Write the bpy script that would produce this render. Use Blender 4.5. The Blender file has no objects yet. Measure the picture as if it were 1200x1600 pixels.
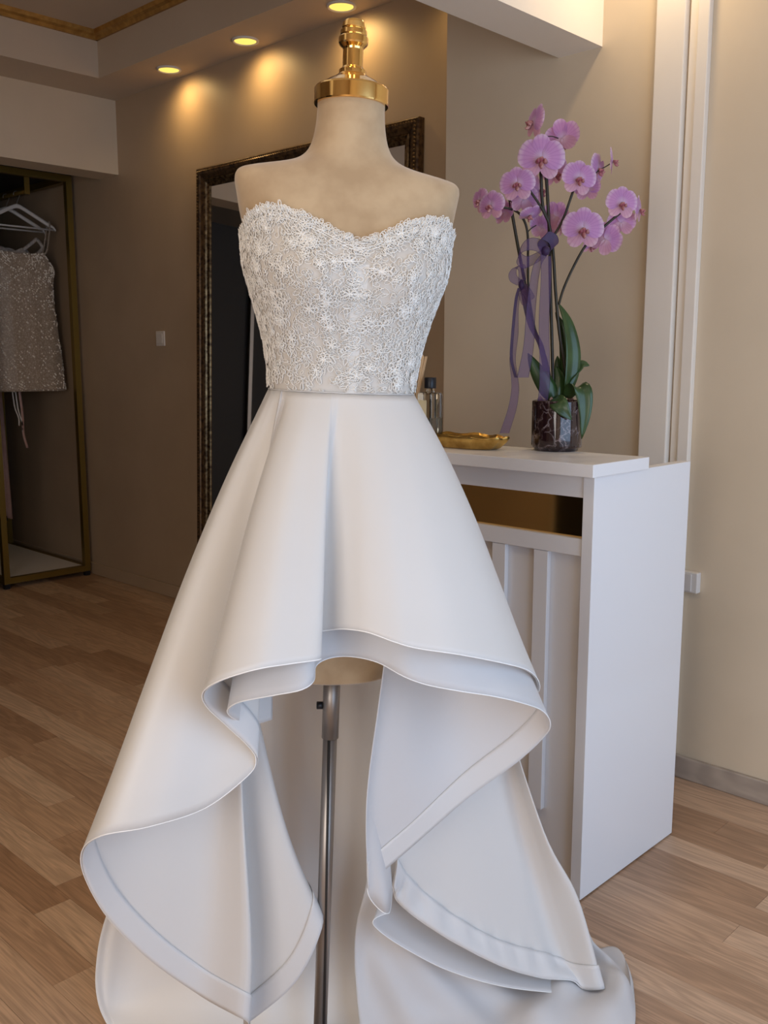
import bpy, bmesh, math, random
from mathutils import Vector, Matrix, Quaternion
random.seed(7)
PI = math.pi
S = bpy.context.scene
COL = S.collection

# ------------------------------------------------------------------ camera
FPX, PITCH, EYE, AZ = 1480.0, math.atan(235 / 1480.0), 1.35, math.radians(44)
FW = Vector((math.cos(AZ) * math.cos(PITCH), math.sin(AZ) * math.cos(PITCH), -math.sin(PITCH)))
RT = Vector((math.sin(AZ), -math.cos(AZ), 0))
UP = RT.cross(FW)
FH = Vector((math.cos(AZ), math.sin(AZ), 0))
EYEP = Vector((0, 0, EYE))
cam = bpy.data.cameras.new('camera')
cam.sensor_fit = 'HORIZONTAL'
cam.sensor_width = 36
cam.lens = FPX / 1200 * 36
cam.clip_start = 0.02
camo = bpy.data.objects.new('camera', cam)
COL.objects.link(camo)
camo.matrix_world = Matrix(((RT.x, UP.x, -FW.x, 0), (RT.y, UP.y, -FW.y, 0), (RT.z, UP.z, -FW.z, EYE), (0, 0, 0, 1)))
S.camera = camo

# ------------------------------------------------------------------ world, daylight, exposure
w = bpy.data.worlds.new('world'); S.world = w; w.use_nodes = True
w.node_tree.nodes['Background'].inputs[0].default_value = (0.62, 0.76, 1.0, 1)
w.node_tree.nodes['Background'].inputs[1].default_value = 1.0
S.view_settings.view_transform = 'Standard'
S.view_settings.look = 'None'
S.view_settings.gamma = 1
S.view_settings.use_curve_mapping = False
S.view_settings.exposure = 0.18

def area(name, loc, direction, sx, sy, power, color):
    l = bpy.data.lights.new(name, 'AREA'); l.shape = 'RECTANGLE'; l.size = sx; l.size_y = sy
    l.energy = power; l.color = color
    o = bpy.data.objects.new(name, l); COL.objects.link(o)
    o.location = loc; o.rotation_euler = Vector(direction).to_track_quat('-Z', 'Z').to_euler()
    return o
# daylight through the shop window behind, right; warm fill from an added window, left
area('daylight_front', (1.25, -1.12, 1.25), (0, 1, 0), 2.6, 2.1, 30, (0.48, 0.70, 1.0))
area('street_fill', (-1.62, 0.1, 1.35), (1, 0, 0), 1.6, 1.9, 39, (1.0, 0.88, 0.75))  # added warm fill for the counter front, walls and gown

# ------------------------------------------------------------------ helpers
def mat(name, color=(.8, .8, .8), rough=.5, metal=0., spec=.5, sheen=0., coat=0., trans=0., ior=1.45):
    m = bpy.data.materials.new(name); m.use_nodes = True
    b = m.node_tree.nodes['Principled BSDF']
    b.inputs['Base Color'].default_value = (*color, 1)
    b.inputs['Roughness'].default_value = rough
    b.inputs['Metallic'].default_value = metal
    b.inputs['Specular IOR Level'].default_value = spec
    b.inputs['Sheen Weight'].default_value = sheen
    b.inputs['Coat Weight'].default_value = coat
    b.inputs['Transmission Weight'].default_value = trans
    b.inputs['IOR'].default_value = ior
    return m
def nd(m, t, **kw):
    n = m.node_tree.nodes.new(t)
    for k, v in kw.items(): setattr(n, k, v)
    return n
def lk(m, a, b): m.node_tree.links.new(a, b)
def bsdf(m): return m.node_tree.nodes['Principled BSDF']
def outn(m): return m.node_tree.nodes['Material Output']
def noise_col(m, c1, c2, scale, stretch=(1, 1, 1), detail=4, coord='Object', lo=.35, hi=.65, bump=0., bdist=.002):
    tc = nd(m, 'ShaderNodeTexCoord'); mp = nd(m, 'ShaderNodeMapping'); mp.inputs['Scale'].default_value = stretch
    nz = nd(m, 'ShaderNodeTexNoise'); nz.inputs['Scale'].default_value = scale; nz.inputs['Detail'].default_value = detail
    rp = nd(m, 'ShaderNodeValToRGB')
    rp.color_ramp.elements[0].position = lo; rp.color_ramp.elements[0].color = (*c1, 1)
    rp.color_ramp.elements[1].position = hi; rp.color_ramp.elements[1].color = (*c2, 1)
    lk(m, tc.outputs[coord], mp.inputs[0]); lk(m, mp.outputs[0], nz.inputs['Vector']); lk(m, nz.outputs[0], rp.inputs[0])
    lk(m, rp.outputs[0], bsdf(m).inputs['Base Color'])
    if bump:
        bp = nd(m, 'ShaderNodeBump'); bp.inputs['Strength'].default_value = bump; bp.inputs['Distance'].default_value = bdist
        lk(m, nz.outputs[0], bp.inputs['Height']); lk(m, bp.outputs[0], bsdf(m).inputs['Normal'])
    return m
def sheer(m, translucent=.3, clear=0., tcol=(.9, .88, .86)):
    """fabric: part of the light passes through, part of the weave is open"""
    tr = nd(m, 'ShaderNodeBsdfTranslucent'); tr.inputs[0].default_value = (*tcol, 1)
    mx = nd(m, 'ShaderNodeMixShader'); mx.inputs[0].default_value = translucent
    lk(m, bsdf(m).outputs[0], mx.inputs[1]); lk(m, tr.outputs[0], mx.inputs[2])
    last = mx
    if clear:
        tp = nd(m, 'ShaderNodeBsdfTransparent'); m2 = nd(m, 'ShaderNodeMixShader'); m2.inputs[0].default_value = clear
        lk(m, mx.outputs[0], m2.inputs[1]); lk(m, tp.outputs[0], m2.inputs[2]); last = m2
    lk(m, last.outputs[0], outn(m).inputs[0])
    return m

ORG = {}
def tag(o, label=None, cat=None, group=None, kind=None):
    if label: o['label'] = label
    if cat: o['category'] = cat
    if group: o['group'] = group
    if kind: o['kind'] = kind
    return o
def empty(name, loc, label=None, cat=None, group=None):
    o = bpy.data.objects.new(name, None); COL.objects.link(o); o.location = loc; o.empty_display_size = .05
    ORG[o.name] = Vector(loc)
    return tag(o, label, cat, group)

class MB:
    def __init__(s): s.v = []; s.f = []; s.sm = []
    def add(s, vs, fs, smooth=False):
        n = len(s.v); s.v += [Vector(p) for p in vs]; s.f += [tuple(i + n for i in f) for f in fs]; s.sm += [smooth] * len(fs)
        return s
    def box(s, a, b):
        x0, y0, z0 = a; x1, y1, z1 = b
        return s.add([(x0, y0, z0), (x1, y0, z0), (x1, y1, z0), (x0, y1, z0), (x0, y0, z1), (x1, y0, z1), (x1, y1, z1), (x0, y1, z1)],
                     [(0, 3, 2, 1), (4, 5, 6, 7), (0, 1, 5, 4), (1, 2, 6, 5), (2, 3, 7, 6), (3, 0, 4, 7)])
    def grid(s, rows, smooth=True, closed=False):
        R = len(rows); n = len(rows[0]); fs = []
        for i in range(R - 1):
            for j in range(n if closed else n - 1):
                k = (j + 1) % n
                fs.append((i * n + j, i * n + k, (i + 1) * n + k, (i + 1) * n + j))
        return s.add([p for r in rows for p in r], fs, smooth)
    def tube(s, pts, r, sides=8, caps=True, smooth=True, closed=False):
        pts = [Vector(p) for p in pts]; n = len(pts); rr = r if isinstance(r, (list, tuple)) else [r] * n
        rings = []; prev = None
        for i, p in enumerate(pts):
            a = pts[(i - 1) % n] if closed else pts[max(i - 1, 0)]
            b = pts[(i + 1) % n] if closed else pts[min(i + 1, n - 1)]
            t = (b - a); t = t.normalized() if t.length > 1e-9 else Vector((0, 0, 1))
            if prev is None:
                ref = Vector((0, 0, 1)) if abs(t.z) < .9 else Vector((1, 0, 0))
                nrm = t.cross(ref).normalized()
            else:
                nrm = prev - t * prev.dot(t)
                nrm = nrm.normalized() if nrm.length > 1e-6 else t.orthogonal().normalized()
            prev = nrm; bn = t.cross(nrm)
            rings.append([p + (nrm * math.cos(2 * PI * k / sides) + bn * math.sin(2 * PI * k / sides)) * rr[i] for k in range(sides)])
        if closed: rings.append(rings[0])
        base = len(s.v)
        s.grid(rings, smooth, closed=True)
        if caps and not closed:
            s.f.append(tuple(range(base + sides - 1, base - 1, -1))); s.sm.append(False)
            e = base + sides * (n - 1); s.f.append(tuple(range(e, e + sides))); s.sm.append(False)
        return s
    def lathe(s, c, prof, sides=32, smooth=True, rot=None):
        c = Vector(c); rings = []
        for r, z in prof:
            ring = []
            for k in range(sides):
                p = Vector((r * math.cos(2 * PI * k / sides), r * math.sin(2 * PI * k / sides), z))
                ring.append(c + (rot @ p if rot else p))
            rings.append(ring)
        return s.grid(rings, smooth, closed=True)
    def lathe_sharp(s, c, prof, sides=64, rot=None):
        for a, b in zip(prof, prof[1:]): s.lathe(c, [a, b], sides, True, rot)
        return s
    def octa(s, p, r):
        p = Vector(p)
        return s.add([p + Vector(d) * r for d in ((1, 0, 0), (0, 1, 0), (-1, 0, 0), (0, -1, 0), (0, 0, 1), (0, 0, -1))],
                     [(0, 1, 4), (1, 2, 4), (2, 3, 4), (3, 0, 4), (1, 0, 5), (2, 1, 5), (3, 2, 5), (0, 3, 5)])
    def mesh(s, name, m, org=Vector((0, 0, 0))):
        me = bpy.data.meshes.new(name)
        me.from_pydata([p - org for p in s.v], [], s.f)
        me.polygons.foreach_set('use_smooth', s.sm)
        me.materials.append(m); me.update()
        return me
    def build(s, name, m, parent=None, org=None, solid=0., bevel=0.):
        if org is None: org = ORG[parent.name] if parent is not None else Vector((0, 0, 0))
        org = Vector(org)
        o = bpy.data.objects.new(name, s.mesh(name, m, org)); COL.objects.link(o)
        if parent is not None: o.parent = parent
        else: o.location = org
        ORG[o.name] = org
        if bevel:
            b = o.modifiers.new('bevel', 'BEVEL'); b.width = bevel; b.segments = 2; b.limit_method = 'ANGLE'
        if solid:
            d = o.modifiers.new('solid', 'SOLIDIFY'); d.thickness = solid; d.offset = 0
        return o
def cr(p0, p1, p2, p3, t):
    t2, t3 = t * t, t * t * t
    return (p1 * 2 + (p2 - p0) * t + (p0 * 2 - p1 * 5 + p2 * 4 - p3) * t2 + (p1 * 3 - p0 - p2 * 3 + p3) * t3) * .5
def spline(pts, n):
    pts = [Vector(p) if hasattr(p, '__len__') else p for p in pts]; out = []
    N = len(pts)
    for i in range(N - 1):
        a = pts[i - 1] if i > 0 else pts[0] * 2 - pts[1]
        d = pts[i + 2] if i + 2 < N else pts[-1] * 2 - pts[-2]
        for k in range(n): out.append(cr(a, pts[i], pts[i + 1], d, k / n))
    out.append(pts[-1] * 1)
    return out
def ray(x, y): return FW + RT * ((x - 600) / FPX) + UP * ((800 - y) / FPX)
def at(x, y, dist):
    """the point that stands dist metres (horizontally) in front of the camera"""
    d = ray(x, y); return EYEP + d * (dist / d.dot(FH))
def at_x(x, y, X): d = ray(x, y); return EYEP + d * (X / d.x)
def at_y(x, y, Y): d = ray(x, y); return EYEP + d * (Y / d.y)
def at_z(x, y, Z): d = ray(x, y); return EYEP + d * ((Z - EYE) / d.z)

# ------------------------------------------------------------------ materials
M = {}
M['taupe'] = noise_col(mat('taupe_wall_paint', rough=.45), (.47, .352, .24), (.51, .385, .265), 3.0, bump=.03)
M['beige'] = noise_col(mat('beige_wall_paint', rough=.55), (.66, .545, .40), (.70, .58, .43), 2.5, bump=.05)
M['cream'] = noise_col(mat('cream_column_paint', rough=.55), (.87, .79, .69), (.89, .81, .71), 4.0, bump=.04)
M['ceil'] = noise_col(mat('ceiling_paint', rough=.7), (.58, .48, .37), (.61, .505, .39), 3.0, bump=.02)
M['gold_trim'] = noise_col(mat('gold_trim', rough=.4, metal=.7), (.40, .22, .06), (.55, .32, .09), 30)
M['brass'] = mat('polished_brass', (.95, .62, .22), .10, 1.0)
M['rack_gold'] = mat('brushed_gold_metal', (.27, .185, .045), .40, .85)
M['gold_mirror'] = mat('gold_mirror_panel', (.88, .62, .27), .05, 1.0)
M['mirror'] = mat('mirror_glass', (.80, .80, .80), .02, 1.0)
M['white_lam'] = mat('white_laminate', (.80, .79, .80), .32)
M['linen'] = noise_col(mat('beige_velvet_cover', rough=.85, sheen=.35), (.39, .265, .148), (.50, .36, .215), 16.0, detail=8, lo=.36, hi=.64, bump=.12, bdist=.0015)
M['satin'] = sheer(mat('ivory_satin', (.80, .775, .75), .42, sheen=.2), .26)
M['organza'] = sheer(mat('white_organza', (.82, .81, .82), .55, sheen=.2), .38, .10)
M['tulle'] = sheer(mat('sheer_tulle', (.92, .90, .88), .7), .18, .05)
M['band'] = sheer(mat('horsehair_band', (.80, .78, .77), .5), .25)
M['hem'] = mat('rolled_hem_thread', (.88, .87, .86), .6)
M['net'] = sheer(mat('bodice_net', (.63, .585, .53), .8, sheen=.1), .1)
M['net2'] = sheer(mat('bodice_centre_net', (.72, .69, .65), .8, sheen=.1), .1)
M['lace'] = mat('lace_thread', (.89, .86, .81), .6, sheen=.1)
M['steel'] = mat('brushed_steel', (.36, .33, .31), .42, .9)
M['plastic'] = mat('white_plastic', (.74, .70, .66), .35)
M['black'] = mat('black_plastic', (.012, .013, .018), .35)
M['dark'] = mat('dark_paint', (.02, .017, .015), .6)
M['beadwood'] = noise_col(mat('dark_bronze_frame', rough=.35, metal=.35), (.035, .018, .010), (.13, .075, .032), 55, bump=.3)
M['framegold'] = noise_col(mat('aged_gold_bead', rough=.3, metal=.85), (.06, .035, .018), (.28, .19, .095), 60)
M['leaf'] = noise_col(mat('orchid_leaf', rough=.32, coat=.15), (.020, .048, .014), (.042, .090, .026), 14)
M['stem'] = noise_col(mat('orchid_stem', rough=.45), (.016, .012, .008), (.036, .030, .014), 40)
M['ribbon'] = sheer(mat('sheer_violet_ribbon', (.12, .048, .165), .45, sheen=.2), .3, .42, (.17, .09, .19))
M['ribbon_dense'] = sheer(mat('violet_ribbon_knot', (.05, .02, .085), .45, sheen=.2), .2, .08, (.1, .05, .16))
M['bark'] = noise_col(mat('bark_chips', rough=.9), (.16, .09, .08), (.42, .30, .28), 35)
M['reed'] = mat('reed_stick', (.66, .46, .27), .7)
M['glass'] = mat('clear_glass', (.92, .95, .93), .03, trans=1.0, ior=1.45)
M['paper'] = noise_col(mat('cream_label', rough=.6), (.70, .62, .40), (.76, .68, .47), 20)
M['hanger'] = mat('white_hanger', (.66, .64, .62), .4)
M['pinkcloth'] = noise_col(mat('dusty_pink_cloth', rough=.8), (.42, .27, .24), (.50, .33, .30), 20)
M['navycloth'] = mat('navy_cloth', (.02, .025, .05), .8)

def wood(name, cols, rough=.38, spec=.5):
    m = mat(name, rough=rough, spec=spec)
    oi = nd(m, 'ShaderNodeObjectInfo'); ge = nd(m, 'ShaderNodeNewGeometry')
    mul = nd(m, 'ShaderNodeMath', operation='MULTIPLY'); mul.inputs[1].default_value = 37.0
    lk(m, oi.outputs['Random'], mul.inputs[0])
    cx = nd(m, 'ShaderNodeCombineXYZ'); lk(m, mul.outputs[0], cx.inputs[0]); lk(m, mul.outputs[0], cx.inputs[1])
    ad = nd(m, 'ShaderNodeVectorMath', operation='ADD'); lk(m, ge.outputs['Position'], ad.inputs[0]); lk(m, cx.outputs[0], ad.inputs[1])
    mp = nd(m, 'ShaderNodeMapping'); mp.inputs['Scale'].default_value = (11, 1.1, 4); lk(m, ad.outputs[0], mp.inputs[0])
    nz = nd(m, 'ShaderNodeTexNoise'); nz.inputs['Scale'].default_value = 1.3; nz.inputs['Detail'].default_value = 3; nz.inputs['Distortion'].default_value = .6
    lk(m, mp.outputs[0], nz.inputs['Vector'])
    # contour lines of the noise make the cathedral grain
    m3 = nd(m, 'ShaderNodeMath', operation='MULTIPLY'); m3.inputs[1].default_value = 13; lk(m, nz.outputs[0], m3.inputs[0])
    sn = nd(m, 'ShaderNodeMath', operation='SINE'); m4 = nd(m, 'ShaderNodeMath', operation='MULTIPLY'); m4.inputs[1].default_value = 4.0
    lk(m, m3.outputs[0], m4.inputs[0]); lk(m, m4.outputs[0], sn.inputs[0])
    mp2 = nd(m, 'ShaderNodeMapping'); mp2.inputs['Scale'].default_value = (260, 7, 20); lk(m, ad.outputs[0], mp2.inputs[0])
    n2 = nd(m, 'ShaderNodeTexNoise'); n2.inputs['Scale'].default_value = 1; n2.inputs['Detail'].default_value = 2; lk(m, mp2.outputs[0], n2.inputs['Vector'])
    base = nd(m, 'ShaderNodeValToRGB'); e = base.color_ramp.elements
    e[0].position = 0; e[0].color = (*cols[0], 1); e[1].position = 1; e[1].color = (*cols[2], 1)
    q = e.new(.5); q.color = (*cols[1], 1)
    lk(m, oi.outputs['Random'], base.inputs[0])
    r1 = nd(m, 'ShaderNodeMapRange'); r1.inputs['From Min'].default_value = -1; r1.inputs['From Max'].default_value = 1
    r1.inputs['To Min'].default_value = .86; r1.inputs['To Max'].default_value = 1.07; lk(m, sn.outputs[0], r1.inputs[0])
    r2 = nd(m, 'ShaderNodeMapRange'); r2.inputs['From Min'].default_value = .3; r2.inputs['From Max'].default_value = .7
    r2.inputs['To Min'].default_value = .84; r2.inputs['To Max'].default_value = 1.12; lk(m, n2.outputs[0], r2.inputs[0])
    mm = nd(m, 'ShaderNodeMath', operation='MULTIPLY'); lk(m, r1.outputs[0], mm.inputs[0]); lk(m, r2.outputs[0], mm.inputs[1])
    sc = nd(m, 'ShaderNodeVectorMath', operation='SCALE'); lk(m, base.outputs[0], sc.inputs[0]); lk(m, mm.outputs[0], sc.inputs['Scale'])
    lk(m, sc.outputs[0], bsdf(m).inputs['Base Color'])
    return m
M['oak'] = wood('oak_strip', [(.36, .215, .13), (.51, .335, .22), (.63, .455, .325)])
M['oakbase'] = mat('oak_joint', (.20, .11, .06), .6)
M['skirting_oak'] = wood('limed_oak_skirting', [(.38, .31, .25), (.40, .33, .27), (.42, .35, .29)], .5)

# ------------------------------------------------------------------ the room
XM, XR, YSTEP = 3.0, 2.80, 2.385      # mirror wall, right wall, step between them
ZC, ZS = 3.02, 2.80                   # raised ceiling, soffit
XL, YF, YB = -1.6, -1.1, 6.95
def struct(name, mb, m, parent=None, org=None, label=None, **k):
    o = mb.build(name, m, parent, org, **k)
    if parent is None: tag(o, kind='structure')
    if label: o['label'] = label
    return o
floor = struct('floor', MB().box((XL, YF, -.1), (XM + .2, YB + .1, -.004)), M['oakbase'], label='light oak strip laminate floor of the shop')
unit = MB().box((-.5, -.5, -1), (.5, .5, 0)).mesh('plank', M['oak'])
SW = .0975
ix = 0
x = .17
while x < XM - .001:
    y = .35 - random.random() * .5
    x1 = min(x + SW, XM)
    while y < 6.9:
        ln = random.uniform(.45, .95); y1 = min(y + ln, YB)
        ya = max(y, .15)
        if y1 - ya > .02:
            o = bpy.data.objects.new('plank', unit); COL.objects.link(o); o.parent = floor
            o.location = ((x + x1) / 2, (ya + y1) / 2, random.uniform(-.0004, 0)); o.scale = (x1 - x - .0008, y1 - ya - .0008, .0035)
        y = y1
    x += SW
# rest of the floor, out of sight behind the camera
r = MB(); r.box((XL, YF, -.004), (XM, .149, -.0003)); r.box((XL, .15, -.004), (.1695, YB, -.0003)); r.box((.17, 6.951, -.004), (XM, YB + .05, -.0003))
r.build('plank_remainder', M['oak'], floor)

wb = struct('wall_back', MB().box((XM, YSTEP - .02, 0), (XM + .12, YB + .1, ZC + .1)), M['taupe'], label='taupe wall behind the framed mirror')
struct('wall_right', MB().box((XR, YF, 0), (XM + .12, YSTEP, ZC + .1)), M['beige'], label='beige wall behind the reception counter')
struct('wall_far', MB().box((XL, YB, 0), (XM, YB + .1, ZC + .1)), M['taupe'], label='dark back wall of the clothes niche')
struct('wall_header', MB().box((XL, 5.0, 2.40), (XM, 5.2, ZC)), M['beige'], label='header above the clothes niche, in a paler tone for the light on it')  # same wall colour made paler, so the light on it is in the paint
# left wall with an added street window for the fill and a dark doorway
lw = MB()
wy0, wy1, wz0, wz1 = -.7, .9, .4, 2.3
dy0, dy1 = 2.3, 3.7
lw.box((XL - .1, YF, 0), (XL, wy0, ZC)); lw.box((XL - .1, wy0, 0), (XL, wy1, wz0)); lw.box((XL - .1, wy0, wz1), (XL, wy1, ZC))
lw.box((XL - .1, wy1, 0), (XL, dy0, ZC)); lw.box((XL - .1, dy0, 2.2), (XL, dy1, ZC)); lw.box((XL - .1, dy1, 0), (XL, YB, ZC))
struct('wall_left', lw, M['taupe'], label='taupe wall with the added street window')
struct('door_1', MB().box((XL - .09, dy0, 0), (XL - .04, dy1, 2.2)), M['dark'], label='dark door in the left wall')
fwl = MB(); fx0, fx1, fz0, fz1 = -.05, 2.55, .2, 2.3
fwl.box((XL, YF - .1, 0), (fx0, YF, ZC)); fwl.box((fx1, YF - .1, 0), (XR, YF, ZC)); fwl.box((fx0, YF - .1, 0), (fx1, YF, fz0)); fwl.box((fx0, YF - .1, fz1), (fx1, YF, ZC))
struct('wall_front', fwl, M['beige'], label='shop front wall with the display window')
f = MB()
for xa in (fx0, fx1 - .05): f.box((xa, YF - .07, fz0), (xa + .05, YF - .02, fz1))
f.box((fx0 + .05, YF - .07, fz0), (fx1 - .05, YF - .02, fz0 + .05)); f.box((fx0 + .05, YF - .07, fz1 - .05), (fx1 - .05, YF - .02, fz1))
struct('window_1', f, M['plastic'], label='white framed shop window')
f = MB()
for ya in (wy0, wy1 - .05): f.box((XL - .07, ya, wz0), (XL - .02, ya + .05, wz1))
f.box((XL - .07, wy0 + .05, wz0), (XL - .02, wy1 - .05, wz0 + .05)); f.box((XL - .07, wy0 + .05, wz1 - .05), (XL - .02, wy1 - .05, wz1))
struct('window_2', f, M['plastic'], label='white framed street window, added for the fill light')

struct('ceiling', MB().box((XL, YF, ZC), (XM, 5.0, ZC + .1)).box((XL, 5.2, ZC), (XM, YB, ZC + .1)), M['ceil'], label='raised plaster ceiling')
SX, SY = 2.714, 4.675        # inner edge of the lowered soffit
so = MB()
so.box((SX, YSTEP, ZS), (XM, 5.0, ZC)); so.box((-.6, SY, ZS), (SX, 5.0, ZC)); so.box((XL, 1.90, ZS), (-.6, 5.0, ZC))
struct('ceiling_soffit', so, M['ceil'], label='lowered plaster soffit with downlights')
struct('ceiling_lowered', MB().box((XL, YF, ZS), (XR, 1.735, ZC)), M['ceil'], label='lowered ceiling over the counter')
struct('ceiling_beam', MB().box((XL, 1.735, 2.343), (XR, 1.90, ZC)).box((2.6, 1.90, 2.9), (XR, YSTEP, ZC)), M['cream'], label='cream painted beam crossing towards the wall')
# gold cornice where the raised ceiling meets the soffit faces
def cornice(p, q, n, name):
    # small stepped moulding
    p, q, n = Vector(p), Vector(q), Vector(n)
    mb = MB(); prof = [(0, -.04), (.012, -.04), (.02, -.026), (.034, -.018), (.042, 0), (0, 0)]
    rows = [[c + n * a + Vector((0, 0, b)) for a, b in prof] for c in (p, q)]
    mb.grid(rows, False); struct(name, mb, M['gold_trim'], label='gold painted cornice under the raised ceiling')
cornice((SX, 1.9, ZC), (SX, SY, ZC), (-1, 0, 0), 'trim_1')
cornice((-.6, SY, ZC), (SX, SY, ZC), (0, -1, 0), 'trim_2')
# skirting boards
struct('baseboard_back', MB().box((XM - .014, YSTEP + .0, 0), (XM, YB, .075)), M['taupe'], bevel=.004, label='taupe painted skirting under the mirror wall')
struct('baseboard_right', MB().box((XR - .016, YF, 0), (XR, 2.36, .075)), M['skirting_oak'], bevel=.004, label='limed oak skirting on the beige wall')
# column strip and conduit on the right wall
struct('trim_3', MB().box((XR - .03, 1.437, .0755), (XR, 1.534, ZS)), M['cream'], bevel=.004, label='cream vertical pilaster beside the counter')
struct('trim_4', MB().box((XR - .012, 1.405, .0755), (XR, 1.431, ZS)).box((XR - .024, 1.365, .0755), (XR, 1.402, ZS)), M['cream'], bevel=.003, label='cream cable duct along the pilaster')

# downlights in the soffit
def downlight(x, y, z, label, power, blend=1.0, size=2.75, color=(1.0, .66, .27), soft=.045, tilt_=0):
    c = Vector((x, y, z)); root = empty('ceiling_downlight', c, label, 'downlight', 'recessed round downlights')
    MB().lathe(c, [(.062, 0), (.062, -.006), (.056, -.009), (.050, -.004), (.050, 0)], 32).build('trim_ring', M['plastic'], root)
    MB().lathe(c, [(.050, -.004), (.03, -.0055), (.0, -.006)], 32).build('lamp_disc', M['lamp'], root)
    l = bpy.data.lights.new('downlight', 'SPOT'); l.energy = power; l.color = color; l.spot_size = size; l.spot_blend = blend; l.shadow_soft_size = soft
    o = bpy.data.objects.new('downlight_bulb', l); COL.objects.link(o); o.parent = root; o.location = (0, 0, -.02); o.rotation_euler = (0, -math.radians(tilt_), 0)
    return root
M['lamp'] = mat('lit_downlight', (.3, .2, .05), .5)
bsdf(M['lamp']).inputs['Emission Color'].default_value = (1.0, .74, .15, 1); bsdf(M['lamp']).inputs['Emission Strength'].default_value = 1.05
LX = 2.878
downlight(LX, 4.28, ZS, 'smallest lit downlight, farthest along the soffit', 5.5, tilt_=20)
downlight(LX, 3.66, ZS, 'middle lit downlight of the soffit row', 5.5, tilt_=20)
downlight(LX + .012, 3.035, ZS, 'largest lit downlight, above the brass neck cap', 5.5, tilt_=20)
downlight(LX, 2.50, ZS, 'downlight above the mirror frame, next to the beam', 1.5)
downlight(2.66, 1.45, ZS, 'downlight over the counter beside the pilaster', 14, color=(1.0, .76, .46))
downlight(.95, .35, ZS, 'added fill downlight in front of the dress form, above the counter side', 11, color=(1.0, .80, .58), soft=.14)  # unseen lamp, added to brighten the gown from front above
downlight(.30, .95, ZS, 'added fill downlight in front of the dress form, on the mirror side', 18, color=(1.0, .80, .58), soft=.14)  # second unseen lamp added for warm light on the gown
downlight(.4, 2.2, ZC, 'added fill downlight in the raised ceiling', 44, size=2.1, color=(1.0, .76, .48), soft=.1)  # unseen, added to lift the warm light on header, back wall and floor

# ------------------------------------------------------------------ dress form
DF = 1.64
PHI, LEAN, X0 = math.radians(12), .041, -.126
BASE = FH * DF + RT * X0
def form(u, v, z):
    x = u * math.cos(PHI) - v * math.sin(PHI); y = u * math.sin(PHI) + v * math.cos(PHI)
    return FH * (DF + y) + RT * (X0 + x + LEAN * z) + Vector((0, 0, z - LEAN * x))
# torso rings: z, half width, front depth, back depth, superellipse power
RINGS = [(.806, .108, .085, .10, 2.2), (.83, .114, .09, .105, 2.2), (.92, .142, .105, .125, 2.2), (1.05, .152, .108, .125, 2.2), (1.18, .140, .10, .108, 2.2),
         (1.26, .122, .092, .095, 2.2), (1.31, .118, .088, .09, 2.2), (1.37, .125, .094, .093, 2.3), (1.42, .138, .108, .098, 2.3), (1.46, .151, .122, .10, 2.3),
         (1.495, .162, .127, .10, 2.4), (1.525, .166, .120, .10, 2.4), (1.555, .170, .106, .098, 2.5), (1.59, .179, .094, .093, 2.6)]
def ring_at(z):
    R = RINGS
    if z <= R[0][0]: return R[0]
    for i in range(len(R) - 1):
        if R[i][0] <= z <= R[i + 1][0]:
            t = (z - R[i][0]) / (R[i + 1][0] - R[i][0])
            a = R[i - 1] if i else R[0]; d = R[i + 2] if i + 2 < len(R) else R[-1]
            return tuple(cr(a[k], R[i][k], R[i + 1][k], d[k], t) for k in range(5))
    return R[-1]
def se(a, bf, bb, n, th):
    c, s = math.cos(th), math.sin(th); b = bb if s > 0 else bf
    return a * math.copysign(abs(c) ** (2 / n), c), b * math.copysign(abs(s) ** (2 / n), s)
def body(th, z, off=0.):
    _, a, bf, bb, n = ring_at(z)
    u, v = se(a + off, bf + off, bb + off, n, th)
    if v < 0:      # bust
        for sgn in (-1, 1):
            g = math.exp(-((u - sgn * .078) / .05) ** 2 - ((z - 1.475) / .05) ** 2); v -= .016 * g
    return u, v
mann = empty('dress_form', BASE, 'beige velvet dress form with brass neck cap wearing the bridal gown', 'mannequin')
NT = 72
rows = []
z = RINGS[0][0]
zz = [.806 + (1.59 - .806) * i / 60 for i in range(61)]
u0 = [body(2 * PI * k / NT, zz[0]) for k in range(NT)]
rows.append([form(0, 0, .800)] * NT); rows.append([form(u * .5, v * .5, .801) for u, v in u0]); rows.append([form(u * .96, v * .96, .802) for u, v in u0])
for z in zz: rows.append([form(*body(2 * PI * k / NT, z), z) for k in range(NT)])
SH = [(.184, 1.618, .086, .087, 1.604, 2.7), (.187, 1.634, .081, .084, 1.616, 2.7), (.186, 1.645, .078, .081, 1.625, 2.6), (.179, 1.6525, .074, .078, 1.635, 2.5),
      (.163, 1.6575, .070, .074, 1.645, 2.4), (.14, 1.662, .066, .070, 1.655, 2.3), (.113, 1.667, .063, .066, 1.664, 2.2), (.090, 1.674, .060, .063, 1.674, 2.1),
      (.073, 1.686, .0585, .060, 1.687, 2), (.063, 1.704, .057, .058, 1.704, 2), (.0575, 1.729, .056, .056, 1.729, 2), (.0555, 1.755, .0555, .0555, 1.755, 2), (.0555, 1.772, .0555, .0555, 1.772, 2)]
sv = spline([Vector((a, zs, zf)) for a, zs, bf, bb, zf, n in SH], 3)
sw = spline([Vector((bf, bb, n)) for a, zs, bf, bb, zf, n in SH], 3)
for p, q in zip(sv, sw):
    ring = []
    for k in range(NT):
        th = 2 * PI * k / NT; u, v = se(p.x, q.x, q.y, q.z, th); c2 = math.cos(th) ** 2
        ring.append(form(u, v, p.y * c2 + p.z * (1 - c2)))
    rows.append(ring)
MB().grid(rows, True, True).build('torso', M['linen'], mann)
axis = (form(0, 0, 1.9) - form(0, 0, 1.7)).normalized()
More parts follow.
